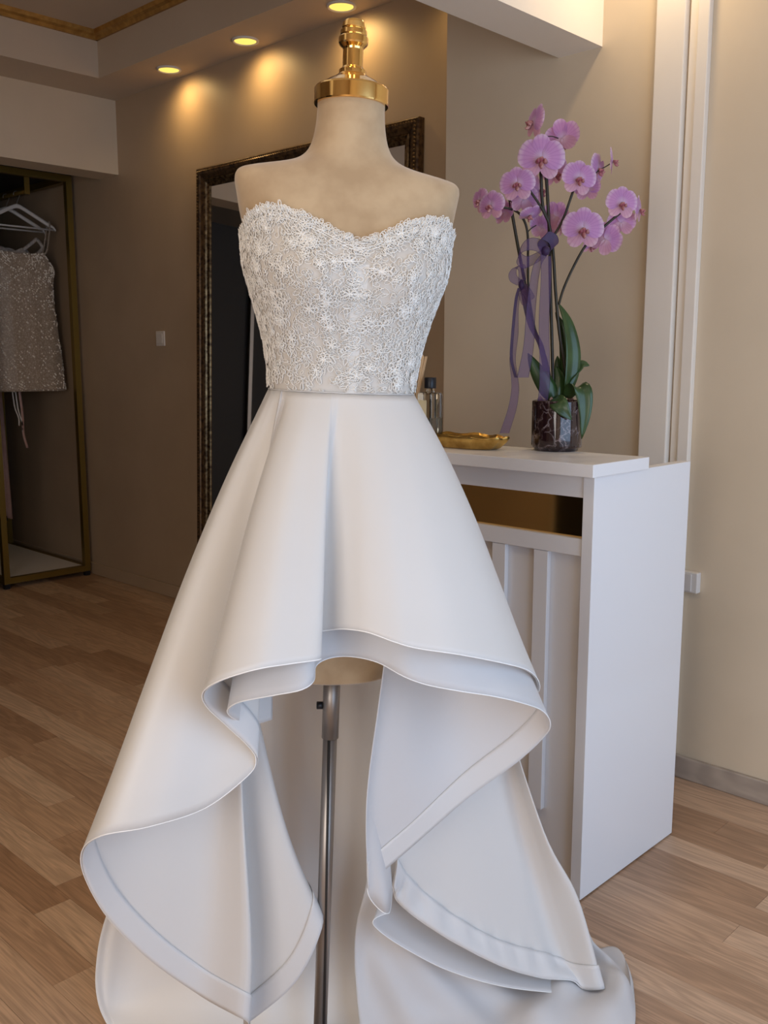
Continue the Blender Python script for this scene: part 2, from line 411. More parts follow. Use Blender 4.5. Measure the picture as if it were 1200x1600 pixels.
rotq = Vector((0, 0, 1)).rotation_difference(axis).to_matrix()
cb = form(0, 0, 1.764)
cap = [(.0, 0), (.0605, 0), (.0615, .002), (.0615, .024), (.0595, .027), (.056, .0285), (.040, .038), (.027, .045), (.0235, .048)]
MB().lathe_sharp(cb, cap, 64, rot=rotq).build('neck_cap', M['brass'], mann)
fin = [(.0235, .047), (.0225, .049), (.0225, .0545), (.0185, .057), (.0165, .060), (.0165, .086), (.0175, .089), (.0225, .0935), (.024, .096), (.024, .1045), (.0225, .1065),
       (.0205, .108), (.0215, .1095), (.0215, .1155), (.0195, .117), (.0185, .1185), (.0195, .120), (.0185, .127), (.016, .1285), (.015, .131), (.0, .132)]
MB().lathe_sharp(cb, fin, 24, rot=rotq).build('finial', M['brass'], mann)
def pole_pt(z): return form(0, 0, z)
MB().tube([pole_pt(.06), pole_pt(.69)], .013, 20).build('pole', M['steel'], mann)
slv = MB().tube([pole_pt(.674), pole_pt(.803)], .0155, 20).build('pole_sleeve', M['steel'], mann)
kp = pole_pt(.735)
MB().tube([kp - RT * .015, kp - RT * .026], .007, 10).build('clamp_screw', M['black'], slv)
MB().tube([pole_pt(.05) + RT * .0075 - FH * .0102, pole_pt(.673) + RT * -.001 - FH * .0118], .003, 6).build('pole_slot', M['dark'], mann)
MB().lathe(BASE + FH * .0 + RT * LEAN * .03, [(0, 0), (.10, 0), (.10, .012), (.09, .02), (.03, .03), (.016, .06), (.013, .065)], 40).build('base', M['steel'], mann)

# ------------------------------------------------------------------ gown
gown = empty('wedding_gown', BASE + Vector((0, 0, .01)), 'white strapless bridal gown with lace bodice and high-low satin skirt', 'dress')
GB = .005
def top_z(th):
    c = math.cos(th); s = math.sin(th)
    if s > 0: return 1.553 - .06 * s
    a = abs(c)
    pts = [(0, 1.536), (.12, 1.545), (.25, 1.560), (.4, 1.574), (.55, 1.582), (.7, 1.583), (.82, 1.578), (.92, 1.567), (1, 1.553)]
    for i in range(len(pts) - 1):
        if a <= pts[i + 1][0]:
            t = (a - pts[i][0]) / (pts[i + 1][0] - pts[i][0]); return pts[i][1] * (1 - t) + pts[i + 1][1] * t
    return 1.553
def bod(th, z, off=GB): return form(*body(th, z, off), z)
rows = []
NB = 96
for i in range(31):
    t = i / 30
    rows.append([bod(2 * PI * k / NB, 1.297 + (top_z(2 * PI * k / NB) + .002 * math.sin(k * 2.1) - 1.297) * t, GB + .0015 * math.sin(t * 3)) for k in range(NB)])
bodice = MB().grid(rows, True, True).build('bodice', M['net'], gown, solid=.001)
# lace: raised thread loops set in blossoms over the net
random.seed(3)
lace = MB()
def loop_on(th0, z0, ang, ln, wd, off, tr=.00062, n=11, openl=False):
    _, a, bf, bb, nn = ring_at(z0)
    rad = .5 * (a + (bf if math.sin(th0) < 0 else bb)) + .01
    pts = []
    for k in range(n):
        t = k / n * 2 * PI if not openl else k / (n - 1) * PI * 1.6
        x = ln * (.5 - .5 * math.cos(t)); y = wd * math.sin(t) * (.45 + .55 * x / ln)
        X = x * math.cos(ang) - y * math.sin(ang); Y = x * math.sin(ang) + y * math.cos(ang)
        th = th0 + X / rad; z = z0 + Y
        if z < 1.302: z = 1.302
        pts.append(bod(th, z, off + .0012 * math.sin(t * .5)))
    lace.tube(pts, tr, 3, caps=False, closed=not openl)
def th_rand(): return random.uniform(PI * .93, PI * 2.07)
def blossom(th, z, R, np_, off):
    a0 = random.random() * 6.3
    for k in range(np_):
        a = a0 + 2 * PI * k / np_
        loop_on(th, z, a, R, R * .36, off)
        if R > .009: loop_on(th, z, a, R * .62, R * .2, off + .0006)
    loop_on(th, z, a0, R * .3, R * .2, off + .001, n=7)
tops = []
for k in range(110):
    th = th_rand(); zt = top_z(th); z = random.uniform(1.315, zt - .008)
    blossom(th, z, random.uniform(.009, .018), random.choice((5, 6, 7, 8)), GB + .0038)
for k in range(2500):
    th = th_rand(); zt = top_z(th); q = random.random() ** .88; z = 1.304 + (zt - 1.306) * q
    loop_on(th, z, random.random() * 6.3, random.uniform(.008, .016), random.uniform(.0025, .0055), GB + random.uniform(.0025, .0045), n=9, openl=random.random() < .35)
# scalloped top edge, thick with loops
for k in range(520):
    th = th_rand(); zt = top_z(th)
    loop_on(th, zt - random.random() ** 1.4 * .028, PI / 2 + random.uniform(-1.1, 1.1), random.uniform(.006, .011), random.uniform(.002, .0042), GB + random.uniform(.001, .0035), n=9)
for k in range(90):
    th = PI * .93 + PI * 1.14 * k / 90; zt = top_z(th)
    for q in range(3): loop_on(th, zt - .003, PI / 2 + (q - 1) * .75, random.uniform(.006, .009), .0026, GB + .001, n=9)
# neckline cord and seams
for dz in (.012, .0165):
    lace.tube([bod(PI * .95 + PI * 1.1 * k / 90, top_z(PI * .95 + PI * 1.1 * k / 90) - dz, GB + .003) for k in range(91)], .0009, 4, caps=False)
tag(lace.build('lace_applique', M['lace'], bodice), kind='stuff')
seam = MB()
rr = [[bod(PI * 1.5 + c, 1.30 + .20 * k / 20, GB + .0024) for c in (-.05, -.03, 0, .03, .05)] for k in range(21)]
seam.grid(rr)
for c0 in (-.62, .62):
    seam.tube([bod(PI * 1.5 + c0 + .25 * math.copysign(1, c0) * max(0, (k / 20 - .6)), 1.30 + .25 * k / 20, GB + .0008) for k in range(21)], .0006, 4)
seam.build('boning_seam', M['net2'], bodice)

def G(p): return at(p[0], p[1], DF + p[2])
def waist_pt(wp, off=.004, z=1.2985):
    best = None
    ctr = form(0, 0, z)
    for k in range(360):
        q = bod(2 * PI * k / 360, z, off); d = q - EYEP
        if ((q - ctr).dot(FH) > 0) != (wp[2] > 0): continue
        e_ = abs(600 + FPX * d.dot(RT) / d.dot(FW) - wp[0])
        if best is None or e_ < best[0]: best = (e_, q)
    return best[1]
TS = (0, .2, .42, .64, .84, 1)
def ruled(wp, hp, bulge=.012, woff=.0065):
    a, b = waist_pt(wp, woff), G(hp); out = []
    ctr = form(0, 0, a.z)
    rad = Vector((a.x - ctr.x, a.y - ctr.y, 0)); rad = rad.normalized() if rad.length > 1e-6 else Vector((0, 0, 0))
    for t in TS:
        out.append(a.lerp(b, t) + rad * bulge * math.sin(PI * min(1, t * 1.0)) * (1 - t) * 2.0)
    return out
def waist_px(i, n, x0, x1, y=608): return x0 + (x1 - x0) * i / (n - 1)
def sheet(cols, nu=7, nv=8):
    """cols: lists of control points with the same length, waist to hem -> smooth grid[u][v]"""
    R = len(cols[0])
    fine = [spline(c, nv) for c in cols]
    nvv = len(fine[0])
    grid = [spline([c[j] for c in fine], nu) for j in range(nvv)]      # rows over v, each over u
    return grid
def cloth(name, grid, m, parent, band=None, bandw=.05, hem=True, solid=.0012, boff=.0025, hr=.0010, hm='hem'):
    o = MB().grid(grid).build(name, m, parent, solid=solid)
    n = len(grid[0])
    if hem:
        MB().tube(grid[-1], hr, 6).build('rolled_hem', M[hm], o)
    if band:
        rows = [[] for _ in range(7)]
        for j in range(n):
            col = [g[j] for g in grid]
            # walk back from the hem
            L = [0]
            for i in range(len(col) - 1, 0, -1): L.append(L[-1] + (col[i] - col[i - 1]).length)
            jn = min(j + 1, n - 1); jp = max(j - 1, 0)
            for r in range(7):
                d = bandw * r / 6; k = 0
                while k < len(L) - 2 and L[k + 1] < d: k += 1
                t = (d - L[k]) / max(1e-6, L[k + 1] - L[k]); i = len(col) - 1 - k
                p = col[i].lerp(col[i - 1], t)
                tu = grid[i][jn] - grid[i][jp]; tv = col[i] - col[i - 1]; nm = tu.cross(tv)
                nm = nm.normalized() if nm.length > 1e-9 else Vector((0, 0, 0))
                rows[r].append(p + nm * boff)
        MB().grid(rows).build('hem_band', band, o, solid=.0008)
    return o

# --- outer satin: (waist point) -> (hem point), from the right lobe round the front, the left lobe and inwards
A = [((640, 606, .05), (800, 1115, .06)), ((647, 607, .01), (838, 1085, .0)), ((646, 608, -.02), (842, 1066, -.06)), ((641, 609, -.045), (826, 1048, -.13)),
     ((629, 610, -.07), (790, 1037, -.19)), ((608, 611, -.092), (719, 1023, -.25)), ((588, 612, -.102), (652, 1013, -.275)), ((575, 612, -.106), (616, 1003, -.28)),
     ((560, 612, -.108), (574, 988, -.27)), ((546, 612, -.108), (538, 983, -.25)), ((537, 612, -.108), (512, 985, -.235)), ((531, 612, -.108), (484, 990, -.235)),
     ((526, 612, -.108), (478, 1005, -.265)), ((521, 611, -.108), (498, 1026, -.30)), ((515, 611, -.108), (497, 1031, -.325)), ((500, 611, -.106), (455, 1037, -.35)),
     ((484, 610, -.102), (400, 1046, -.375)), ((470, 609, -.097), (342, 1064, -.37)), ((461, 609, -.093), (317, 1082, -.34)), ((455, 608, -.088), (322, 1103, -.29)),
     ((450, 608, -.083), (352, 1132, -.25)), ((446, 608, -.076), (388, 1166, -.222)), ((442, 607, -.068), (400, 1188, -.21)), ((439, 607, -.060), (386, 1213, -.21)),
     ((434, 607, -.052), (320, 1263, -.235)), ((429, 606, -.045), (232, 1292, -.28)), ((424, 606, -.035), (158, 1306, -.29)), ((420, 605, -.02), (128, 1330, -.25)),
     ((419, 605, .0), (133, 1372, -.21)), ((419, 605, .01), (170, 1436, -.165)), ((420, 605, .018), (235, 1500, -.125)), ((421, 605, .02), (315, 1556, -.09))]
cols = [ruled(a, b) for a, b in A]
cols.append([G(p) for p in ((423, 605, .02), (392, 780, -.02), (373, 1000, -.06), (378, 1230, -.085), (391, 1470, -.10), (386, 1595, -.11))])
cols.append([G(p) for p in ((424, 605, .025), (394, 780, 0), (370, 1000, -.01), (368, 1230, -.02), (382, 1470, -.02), (384, 1600, -.03))])
cols.append([G(p) for p in ((426, 605, .03), (392, 780, .01), (378, 1000, -.0), (398, 1180, -.02), (430, 1380, -.03), (460, 1536, -.035))])
cols.append([G(p) for p in ((428, 605, .035), (393, 780, .02), (381, 1000, .01), (407, 1140, -.01), (450, 1310, -.02), (502, 1450, -.025))])
cols.append([G(p) for p in ((431, 605, .045), (396, 780, .04), (384, 1000, .04), (404, 1130, .02), (440, 1290, .02), (490, 1408, .02))])
cols.append([G(p) for p in ((436, 605, .055), (400, 780, .07), (388, 1000, .08), (398, 1130, .07), (425, 1280, .07), (455, 1400, .07))])
for c, x_ in zip(cols[len(A):], (423, 424, 427, 431, 438, 448)): c[0] = waist_pt((x_, 605, .02), .0065)
gridA = sheet(cols, 6, 7)
cloth('satin_skirt', gridA, M['satin'], gown, M['band'], .052, boff=-.0025)

# --- inner organza layer with its own stiffened hem, a little longer than the satin in front
B = [((432, 606, .03), (424, 1124, -.13)), ((434, 606, .01), (400, 1130, -.18)), ((438, 606, -.02), (370, 1125, -.235)), ((443, 607, -.045), (355, 1111, -.285)), ((450, 608, -.07), (374, 1097, -.315)),
     ((460, 609, -.082), (430, 1086, -.33)), ((476, 610, -.09), (470, 1078, -.33)), ((492, 611, -.095), (490, 1064, -.31)), ((506, 611, -.098), (494, 1040, -.26)), ((522, 612, -.1), (516, 1028, -.215)),
     ((545, 612, -.1), (549, 1026, -.205)), ((565, 612, -.1), (590, 1035, -.22)), ((582, 612, -.098), (631, 1057, -.24)), ((594, 611, -.094), (667, 1070, -.24)), ((606, 611, -.088), (719, 1080, -.23)),
     ((620, 610, -.075), (771, 1088, -.2)), ((629, 609, -.06), (814, 1098, -.16)), ((636, 608, -.04), (848, 1111, -.1)), ((640, 607, -.02), (860, 1132, -.05)), ((641, 606, 0), (848, 1153, -.01)),
     ((641, 606, .01), (807, 1191, .01)), ((640, 606, .02), (729, 1248, .01))]
cols = [ruled(a, b, .006, .004) for a, b in B]
cols.append([G(p) for p in ((639, 606, .03), (650, 800, .0), (648, 980, -.03), (645, 1100, -.05), (642, 1220, -.04), (648, 1318, -.02))])
cols.append([G(p) for p in ((634, 606, .02), (632, 800, -.07), (618, 980, -.09), (604, 1100, -.09), (588, 1240, -.07), (590, 1368, -.05))])
cols.append([G(p) for p in ((630, 606, .01), (626, 800, -.09), (608, 980, -.11), (592, 1100, -.11), (573, 1250, -.09), (574, 1388, -.07))])
cols.append([G(p) for p in ((628, 606, .01), (624, 800, -.085), (608, 980, -.1), (594, 1100, -.1), (577, 1250, -.08), (584, 1412, -.06))])
cols.append([G(p) for p in ((628, 606, .02), (624, 800, -.07), (611, 980, -.09), (599, 1100, -.085), (588, 1250, -.06), (607, 1427, -.05))])
cols.append([G(p) for p in ((628, 606, .03), (626, 800, -.05), (618, 980, -.06), (610, 1100, -.05), (604, 1250, -.03), (613, 1392, -.01))])
for c, x_ in zip(cols[len(B):], (639, 634, 630, 627, 624, 620)): c[0] = waist_pt((x_, 605, .02), .004)
gridB = sheet(cols, 6, 6)
cloth('organza_underlayer', gridB, M['organza'], gown, M['band'], .05, boff=.002)

# --- right side of the train, seen from inside, with gathered facing
T2 = [[(615, 606, .06), (640, 850, .07), (640, 1080, .08), (628, 1240, .07), (619, 1345, .045), (613, 1385, .035)],
      [(620, 606, .06), (655, 850, .08), (660, 1080, .09), (655, 1250, .085), (640, 1370, .06), (626, 1414, .045)],
      [(625, 606, .06), (675, 850, .1), (690, 1080, .11), (700, 1260, .11), (690, 1400, .09), (692, 1462, .065)],
      [(630, 606, .06), (690, 850, .12), (725, 1080, .14), (752, 1280, .15), (765, 1440, .13), (780, 1508, .10)],
      [(633, 606, .06), (700, 850, .14), (750, 1080, .17), (795, 1290, .19), (830, 1462, .18), (846, 1528, .15)],
      [(636, 606, .06), (708, 850, .15), (766, 1080, .19), (815, 1300, .21), (864, 1478, .215), (893, 1532, .18)],
      [(638, 606, .055), (712, 850, .14), (773, 1080, .185), (832, 1300, .20), (880, 1460, .215), (912, 1545, .185)],
      [(640, 606, .05), (716, 850, .12), (779, 1080, .15), (850, 1300, .17), (903, 1405, .19), (942, 1545, .18)],
      [(640, 606, .06), (716, 850, .16), (776, 1080, .21), (842, 1300, .25), (892, 1420, .28), (938, 1545, .26)]]
gridT = sheet([[waist_pt(c[0], .005)] + [G(p) for p in c[1:]] for c in T2], 8, 8)
# gathers in the lower part
nv = len(gridT); nu = len(gridT[0])
for i in range(nv):
    t = max(0, (i / (nv - 1) - .80) / .2)
    for j in range(nu):
        s_ = j / (nu - 1)
        if .05 < s_ < .62:
            gridT[i][j] += -FH * (.006 * math.sin(s_ * 95 + 2 * math.sin(s_ * 17)) * math.sin(PI * min(1, t)) if t > 0 else 0)
cloth('train_side', gridT, M['satin'], gown, M['band'], .055, boff=-.003, hr=.0009)
# --- lower organza flounce under it
T3 = [[(612, 1330, .13), (606, 1390, .09), (609, 1425, .04)], [(612, 1330, .13), (594, 1400, .07), (584, 1437, .01)], [(625, 1350, .14), (600, 1420, .08), (590, 1452, .02)],
      [(650, 1380, .16), (640, 1440, .11), (630, 1480, .05)], [(700, 1420, .18), (700, 1470, .14), (700, 1516, .08)], [(770, 1450, .22), (780, 1500, .18), (790, 1542, .115)],
      [(840, 1480, .25), (862, 1515, .22), (886, 1552, .17)], [(870, 1490, .27), (890, 1515, .25), (905, 1548, .2)]]
cloth('train_flounce', sheet([[G(p) for p in c] for c in T3], 8, 8), M['organza'], gown, None, hr=.0009)
# --- tulle and satin lying on the floor at the right
def fl(p):
    q = G(p); q.z = max(q.z, .006); return q
T4 = [[(590, 1200, .12), (574, 1370, .10), (558, 1440, .085), (554, 1490, .075), (558, 1562, .065), (566, 1632, .05)],
      [(620, 1220, .14), (606, 1390, .11), (590, 1450, .10), (588, 1500, .09), (594, 1565, .08), (606, 1634, .06)],
      [(660, 1260, .17), (650, 1420, .14), (640, 1470, .115), (642, 1520, .09), (650, 1580, .07), (664, 1640, .045)],
      [(720, 1300, .2), (716, 1450, .18), (716, 1500, .15), (722, 1540, .12), (732, 1590, .09), (744, 1645, .05)],
      [(780, 1330, .23), (790, 1470, .22), (796, 1520, .19), (798, 1556, .15), (790, 1592, .11), (792, 1645, .05)],
      [(830, 1350, .26), (845, 1480, .26), (860, 1525, .22), (862, 1548, .17), (850, 1580, .10), (850, 1640, .05)],
      [(860, 1360, .28), (890, 1480, .28), (912, 1515, .24), (922, 1540, .19), (918, 1575, .12), (915, 1640, .05)],
      [(880, 1380, .30), (915, 1470, .30), (948, 1505, .26), (972, 1532, .21), (976, 1572, .13), (970, 1640, .05)],
      [(890, 1390, .31), (925, 1470, .32), (962, 1508, .30), (988, 1540, .25), (993, 1580, .15), (986, 1645, .05)],
      [(890, 1390, .33), (926, 1475, .36), (955, 1512, .37), (975, 1540, .33), (983, 1580, .2), (978, 1645, .06)]]
gridF = sheet([[fl(p) for p in c] for c in T4], 8, 7)
for i, row in enumerate(gridF):
    t = i / (len(gridF) - 1)
    for j, q in enumerate(row):
        u = j / (len(row) - 1)
        amp = .016 * max(0, math.sin(PI * min(1, t * 1.02))) * min(1, u * 3 + .2)
        q += (-FH * .6 + Vector((0, 0, .8))) * amp * (math.sin(u * 21 + t * 6 + 1.2 * math.sin(u * 9)) + .5 * math.sin(u * 37 - t * 14))
        q.z = max(q.z, .006)
cloth('floor_train', gridF, M['organza'], gown, None, hem=False)
# --- sheer back layer hanging behind the pole
T5 = [[(425, 606, .09), (372, 820, .14), (318, 1040, .17), (236, 1260, .17), (168, 1425, .155), (150, 1510, .135), (154, 1570, .11), (178, 1635, .08)],
      [(430, 606, .095), (385, 820, .15), (336, 1040, .19), (265, 1260, .20), (205, 1425, .19), (188, 1510, .165), (186, 1570, .14), (205, 1635, .09)],
      [(440, 606, .10), (400, 820, .16), (360, 1040, .20), (310, 1260, .21), (268, 1425, .20), (258, 1510, .18), (262, 1570, .14), (280, 1635, .09)],
      [(455, 606, .105), (425, 820, .165), (395, 1040, .20), (370, 1260, .205), (350, 1425, .19), (350, 1510, .17), (352, 1570, .14), (360, 1635, .09)],
      [(480, 606, .108), (460, 820, .17), (445, 1040, .205), (435, 1260, .20), (432, 1425, .18), (434, 1510, .16), (438, 1570, .13), (440, 1635, .09)],
      [(520, 606, .11), (515, 820, .17), (515, 1040, .20), (515, 1260, .195), (515, 1425, .175), (515, 1510, .155), (515, 1570, .13), (515, 1635, .09)],
      [(570, 606, .108), (570, 820, .165), (580, 1040, .20), (590, 1260, .20), (592, 1425, .185), (590, 1510, .165), (588, 1570, .13), (590, 1635, .085)],
      [(610, 606, .10), (640, 820, .16), (660, 1040, .21), (670, 1260, .22), (670, 1425, .20), (665, 1510, .18), (660, 1570, .14), (660, 1635, .09)]]
gridK = sheet([[waist_pt(c[0], .003)] + [fl(p) for p in c[1:]] for c in T5], 9, 6)
for i, row in enumerate(gridK):
    t = i / (len(gridK) - 1)
    for j, q in enumerate(row):
        u = j / (len(row) - 1); q += FH * .012 * t * math.sin(u * 34 + 1.5 * math.sin(u * 11)) * (1 - .5 * t)
        q.z = max(q.z, .006)
cloth('tulle_back', gridK, M['tulle'], gown, None, hem=False)
# waist seam
MB().tube([bod(2 * PI * k / 60, 1.300, GB + .002) for k in range(60)], .0009, 6, closed=True).build('waist_seam', M['satin'], gown)

# ------------------------------------------------------------------ counter
CX0, CX1, CY0, CY1 = 1.935, 2.40, 1.18, 2.28
ctr = empty('reception_counter', ((CX0 + CX1) / 2, (CY0 + CY1) / 2, 0), 'white panelled reception counter with a gold mirror strip', 'counter')
HT = 1.10
MB().box((CX0, CY0, .004), (CX1 + .02, CY0 + .03, 1.083)).build('side_panel', M['white_lam'], ctr, bevel=.001)
MB().box((CX0, CY1 - .03, .004), (CX1 + .02, CY1, 1.083)).build('side_panel', M['white_lam'], ctr, bevel=.001)
MB().box((CX0 - .04, CY0 - .02, 1.0845), (2.155, CY1 + .02, 1.115)).build('worktop', M['white_lam'], ctr, bevel=.0015)
fy0, fy1 = CY0 + .0305, CY1 - .0305
ZG0, ZG1 = at_x(910, 841, CX0 + .02).z, at_x(914, 777, CX0 + .02).z
MB().box((CX0 + .006, fy0, ZG1), (CX0 + .03, fy1, 1.083)).build('top_rail', M['white_lam'], ctr, bevel=.001)
ZG0, ZG1 = at_x(910, 841, CX0 + .02).z, at_x(914, 777, CX0 + .02).z
MB().box((CX0 + .022, fy0, ZG0 - .02), (CX0 + .03, fy1, ZG1 - .0005)).build('gold_mirror_strip', M['gold_mirror'], ctr)
MB().box((CX0 + .006, fy0, ZG0 - .042), (CX0 + .0215, fy1, ZG0)).build('middle_rail', M['white_lam'], ctr, bevel=.001)
MB().box((CX0 + .024, fy0, .02), (CX0 + .036, fy1, ZG0 - .0425)).build('front_panel', M['white_lam'], ctr)
for px in (842, 777):
    yb = at_x(px, 1000, CX0 + .01).y
    MB().box((CX0 + .008, yb - .021, .20), (CX0 + .0235, yb + .021, ZG0 - .043)).build('batten', M['white_lam'], ctr, bevel=.001)
for yb in (1.79, 2.02):
    MB().box((CX0 + .008, yb - .021, .20), (CX0 + .0235, yb + .021, ZG0 - .043)).build('batten', M['white_lam'], ctr, bevel=.001)
MB().box((CX0 + .04, CY0 + .031, .72), (CX1, CY1 - .031, .745)).build('inner_desk', M['white_lam'], ctr)

# ------------------------------------------------------------------ orchid
ZT = 1.1155
pc = at_z(869, 703, ZT)
PD = pc.dot(FH)
def Q(x, y, dd=0.): return at(x, y, PD + dd)
orch = empty('potted_orchid', pc, 'pink orchid with violet ribbon in a dark marbled glass pot on the counter', 'orchid')
kpx = (pc - EYEP).dot(FW) / FPX
PR = 39 * kpx; PH = 77 * kpx
m = mat('marbled_glass_pot', rough=.12, coat=.6); M['pot'] = m
tc = nd(m, 'ShaderNodeTexCoord'); vo = nd(m, 'ShaderNodeTexVoronoi'); vo.feature = 'DISTANCE_TO_EDGE'; vo.inputs['Scale'].default_value = 34
nz = nd(m, 'ShaderNodeTexNoise'); nz.inputs['Scale'].default_value = 22; nz.inputs['Detail'].default_value = 4
mxv = nd(m, 'ShaderNodeMix'); mxv.data_type = 'VECTOR'; mxv.inputs['Factor'].default_value = .10
lk(m, tc.outputs['Object'], nz.inputs['Vector']); lk(m, tc.outputs['Object'], mxv.inputs[4]); lk(m, nz.outputs[1], mxv.inputs[5]); lk(m, mxv.outputs[1], vo.inputs['Vector'])
rp = nd(m, 'ShaderNodeValToRGB'); e = rp.color_ramp.elements
e[0].position = .0; e[0].color = (.30, .25, .26, 1); e[1].position = .13; e[1].color = (.022, .008, .010, 1)
q = e.new(.04); q.color = (.11, .08, .085, 1)
lk(m, vo.outputs['Distance'], rp.inputs[0])
n5 = nd(m, 'ShaderNodeTexNoise'); n5.inputs['Scale'].default_value = 30; lk(m, tc.outputs['Object'], n5.inputs['Vector'])
mr = nd(m, 'ShaderNodeMapRange'); mr.inputs['From Min'].default_value = .42; mr.inputs['From Max'].default_value = .6; lk(m, n5.outputs[0], mr.inputs[0])
mc = nd(m, 'ShaderNodeMix'); mc.data_type = 'RGBA'; mc.inputs[6].default_value = (.022, .008, .010, 1); lk(m, mr.outputs[0], mc.inputs[0]); lk(m, rp.outputs[0], mc.inputs[7])
lk(m, mc.outputs[2], bsdf(m).inputs['Base Color'])
pot = MB().lathe(pc, [(0, .0), (PR * .86, 0), (PR * .88, .006), (PR * .99, .009), (PR, .015), (PR, PH - .003), (PR * .985, PH), (PR * .95, PH), (PR * .94, PH - .012)], 48).build('pot', M['pot'], orch)
MB().lathe(pc, [(PR * .945, PH - .012), (PR * .5, PH - .006), (0, PH - .004)], 24).build('bark_bed', M['bark'], orch)
random.seed(5)
for k in range(9):
    a = random.random() * 6.3; rr_ = random.uniform(.2, .8) * PR; c = pc + Vector((rr_ * math.cos(a), rr_ * math.sin(a), PH + .002)); b = MB()
    s_ = random.uniform(.006, .011); b.octa(c, s_); o = b.build('bark_chip', M['bark'], orch)
# leaves: midrib control points, half width px
def leaf(pts, hw, side, cup=.35, n=5):
    mid = spline([Q(*p) for p in pts], n); N = len(mid); rows = []
    side = Vector(side).normalized()
    for i, p in enumerate(mid):
        t = i / (N - 1); w_ = hw * kpx * (math.sin(PI * min(1, (t * .93 + .07)) ** .8) ** .75 if t < 1 else 0)
        w_ = max(w_, .0006)
        tg = (mid[min(i + 1, N - 1)] - mid[max(i - 1, 0)]).normalized(); sd = (side - tg * side.dot(tg)).normalized(); nm = tg.cross(sd)
        rows.append([p + sd * w_ * s_ + nm * w_ * cup * abs(s_) ** 1.5 for s_ in (-1, -.6, -.2, 0, .2, .6, 1)])
    MB().grid(rows).build('leaf', M['leaf'], orch, solid=.0022)
leaf([(886, 612, -.01), (892, 580, -.012), (893, 545, -.012), (886, 505, -.005), (873, 474, .01)], 14, RT * .95 + FH * .5, -.3)
leaf([(882, 615, .01), (884, 570, .02), (880, 520, .02), (868, 488, .03)], 10, RT * .9 - FH * .5, .3)
leaf([(884, 612, .0), (895, 588, .0), (908, 570, .005), (921, 571, .0)], 9, RT * .3 + Vector((0, 0, .9)) + FH * .4, .3)
leaf([(886, 622, -.01), (898, 606, -.03), (911, 612, -.045), (914, 645, -.05), (909, 686, -.045)], 14, RT, .25)
leaf([(868, 622, -.03), (872, 629, -.066), (880, 640, -.078), (893, 656, -.080)], 13, RT * .75 + Vector((0, 0, .55)), .2)
leaf([(864, 624, -.01), (856, 606, -.015), (840, 580, -.015), (825, 552, -.01)], 14, RT * .75 + Vector((0, 0, .45)), .3)
leaf([(872, 624, .0), (874, 606, .0), (874, 588, .01), (868, 572, .02)], 13, RT, .3)
leaf([(880, 624, .02), (876, 600, .03), (872, 570, .035), (871, 556, .04)], 7, RT, .2)
def stem(pts, r=.0026, m='stem', nodes=()):
    p = spline([Q(*q) for q in pts], 6); mb = MB().tube(p, r, 7)
    o = mb.build('flower_stem', M[m], orch); return o
stem([(866, 628, 0), (864, 590, 0), (862, 520, 0), (860, 450, 0), (859, 390, 0), (857, 337, 0), (853, 270, 0), (848, 228, .0), (843, 212, .01)], .0044)
stem([(888, 612, 0), (882, 570, -.005), (874, 520, -.01), (868, 455, -.01), (864, 392, -.01), (857, 347, -.01), (848, 322, -.015), (845, 267, -.02)], .0042)
stem([(857, 347, -.01), (845, 323, -.02), (828, 298, -.025)], .0032)
stem([(864, 371, -.01), (880, 342, -.015), (896, 297, -.02)], .0034)
stem([(873, 476, -.005), (881, 450, 0), (896, 417, .0), (915, 384, -.01), (943, 355, -.005), (971, 331, -.01)], .0034)
stem([(861, 600, .01), (853, 562, .01), (841, 530, .01), (826, 487, .01), (821, 448, .01), (812, 400, .01), (803, 350, .01), (796, 308, .01)], .0042)
stem([(853, 562, .0), (836, 515, .0), (826, 455, .01), (825, 410, .01), (824, 363, .01), (815, 338, .005), (800, 327, 0), (779, 323, -.005)], .0032)
stem([(825, 362, .01), (830, 357, .01), (838, 352, .01)], .0015)
stem([(848, 228, .0), (842, 214, 0), (836, 200, -.005)], .0014)
stem([(851, 214, .0), (862, 213, 0), (872, 216, .01)], .0014)
stem([(937, 265, .0), (947, 260, 0), (956, 254, .0)], .0014)
stem([(905, 290, .0), (922, 278, .005), (938, 264, .005)], .0016)

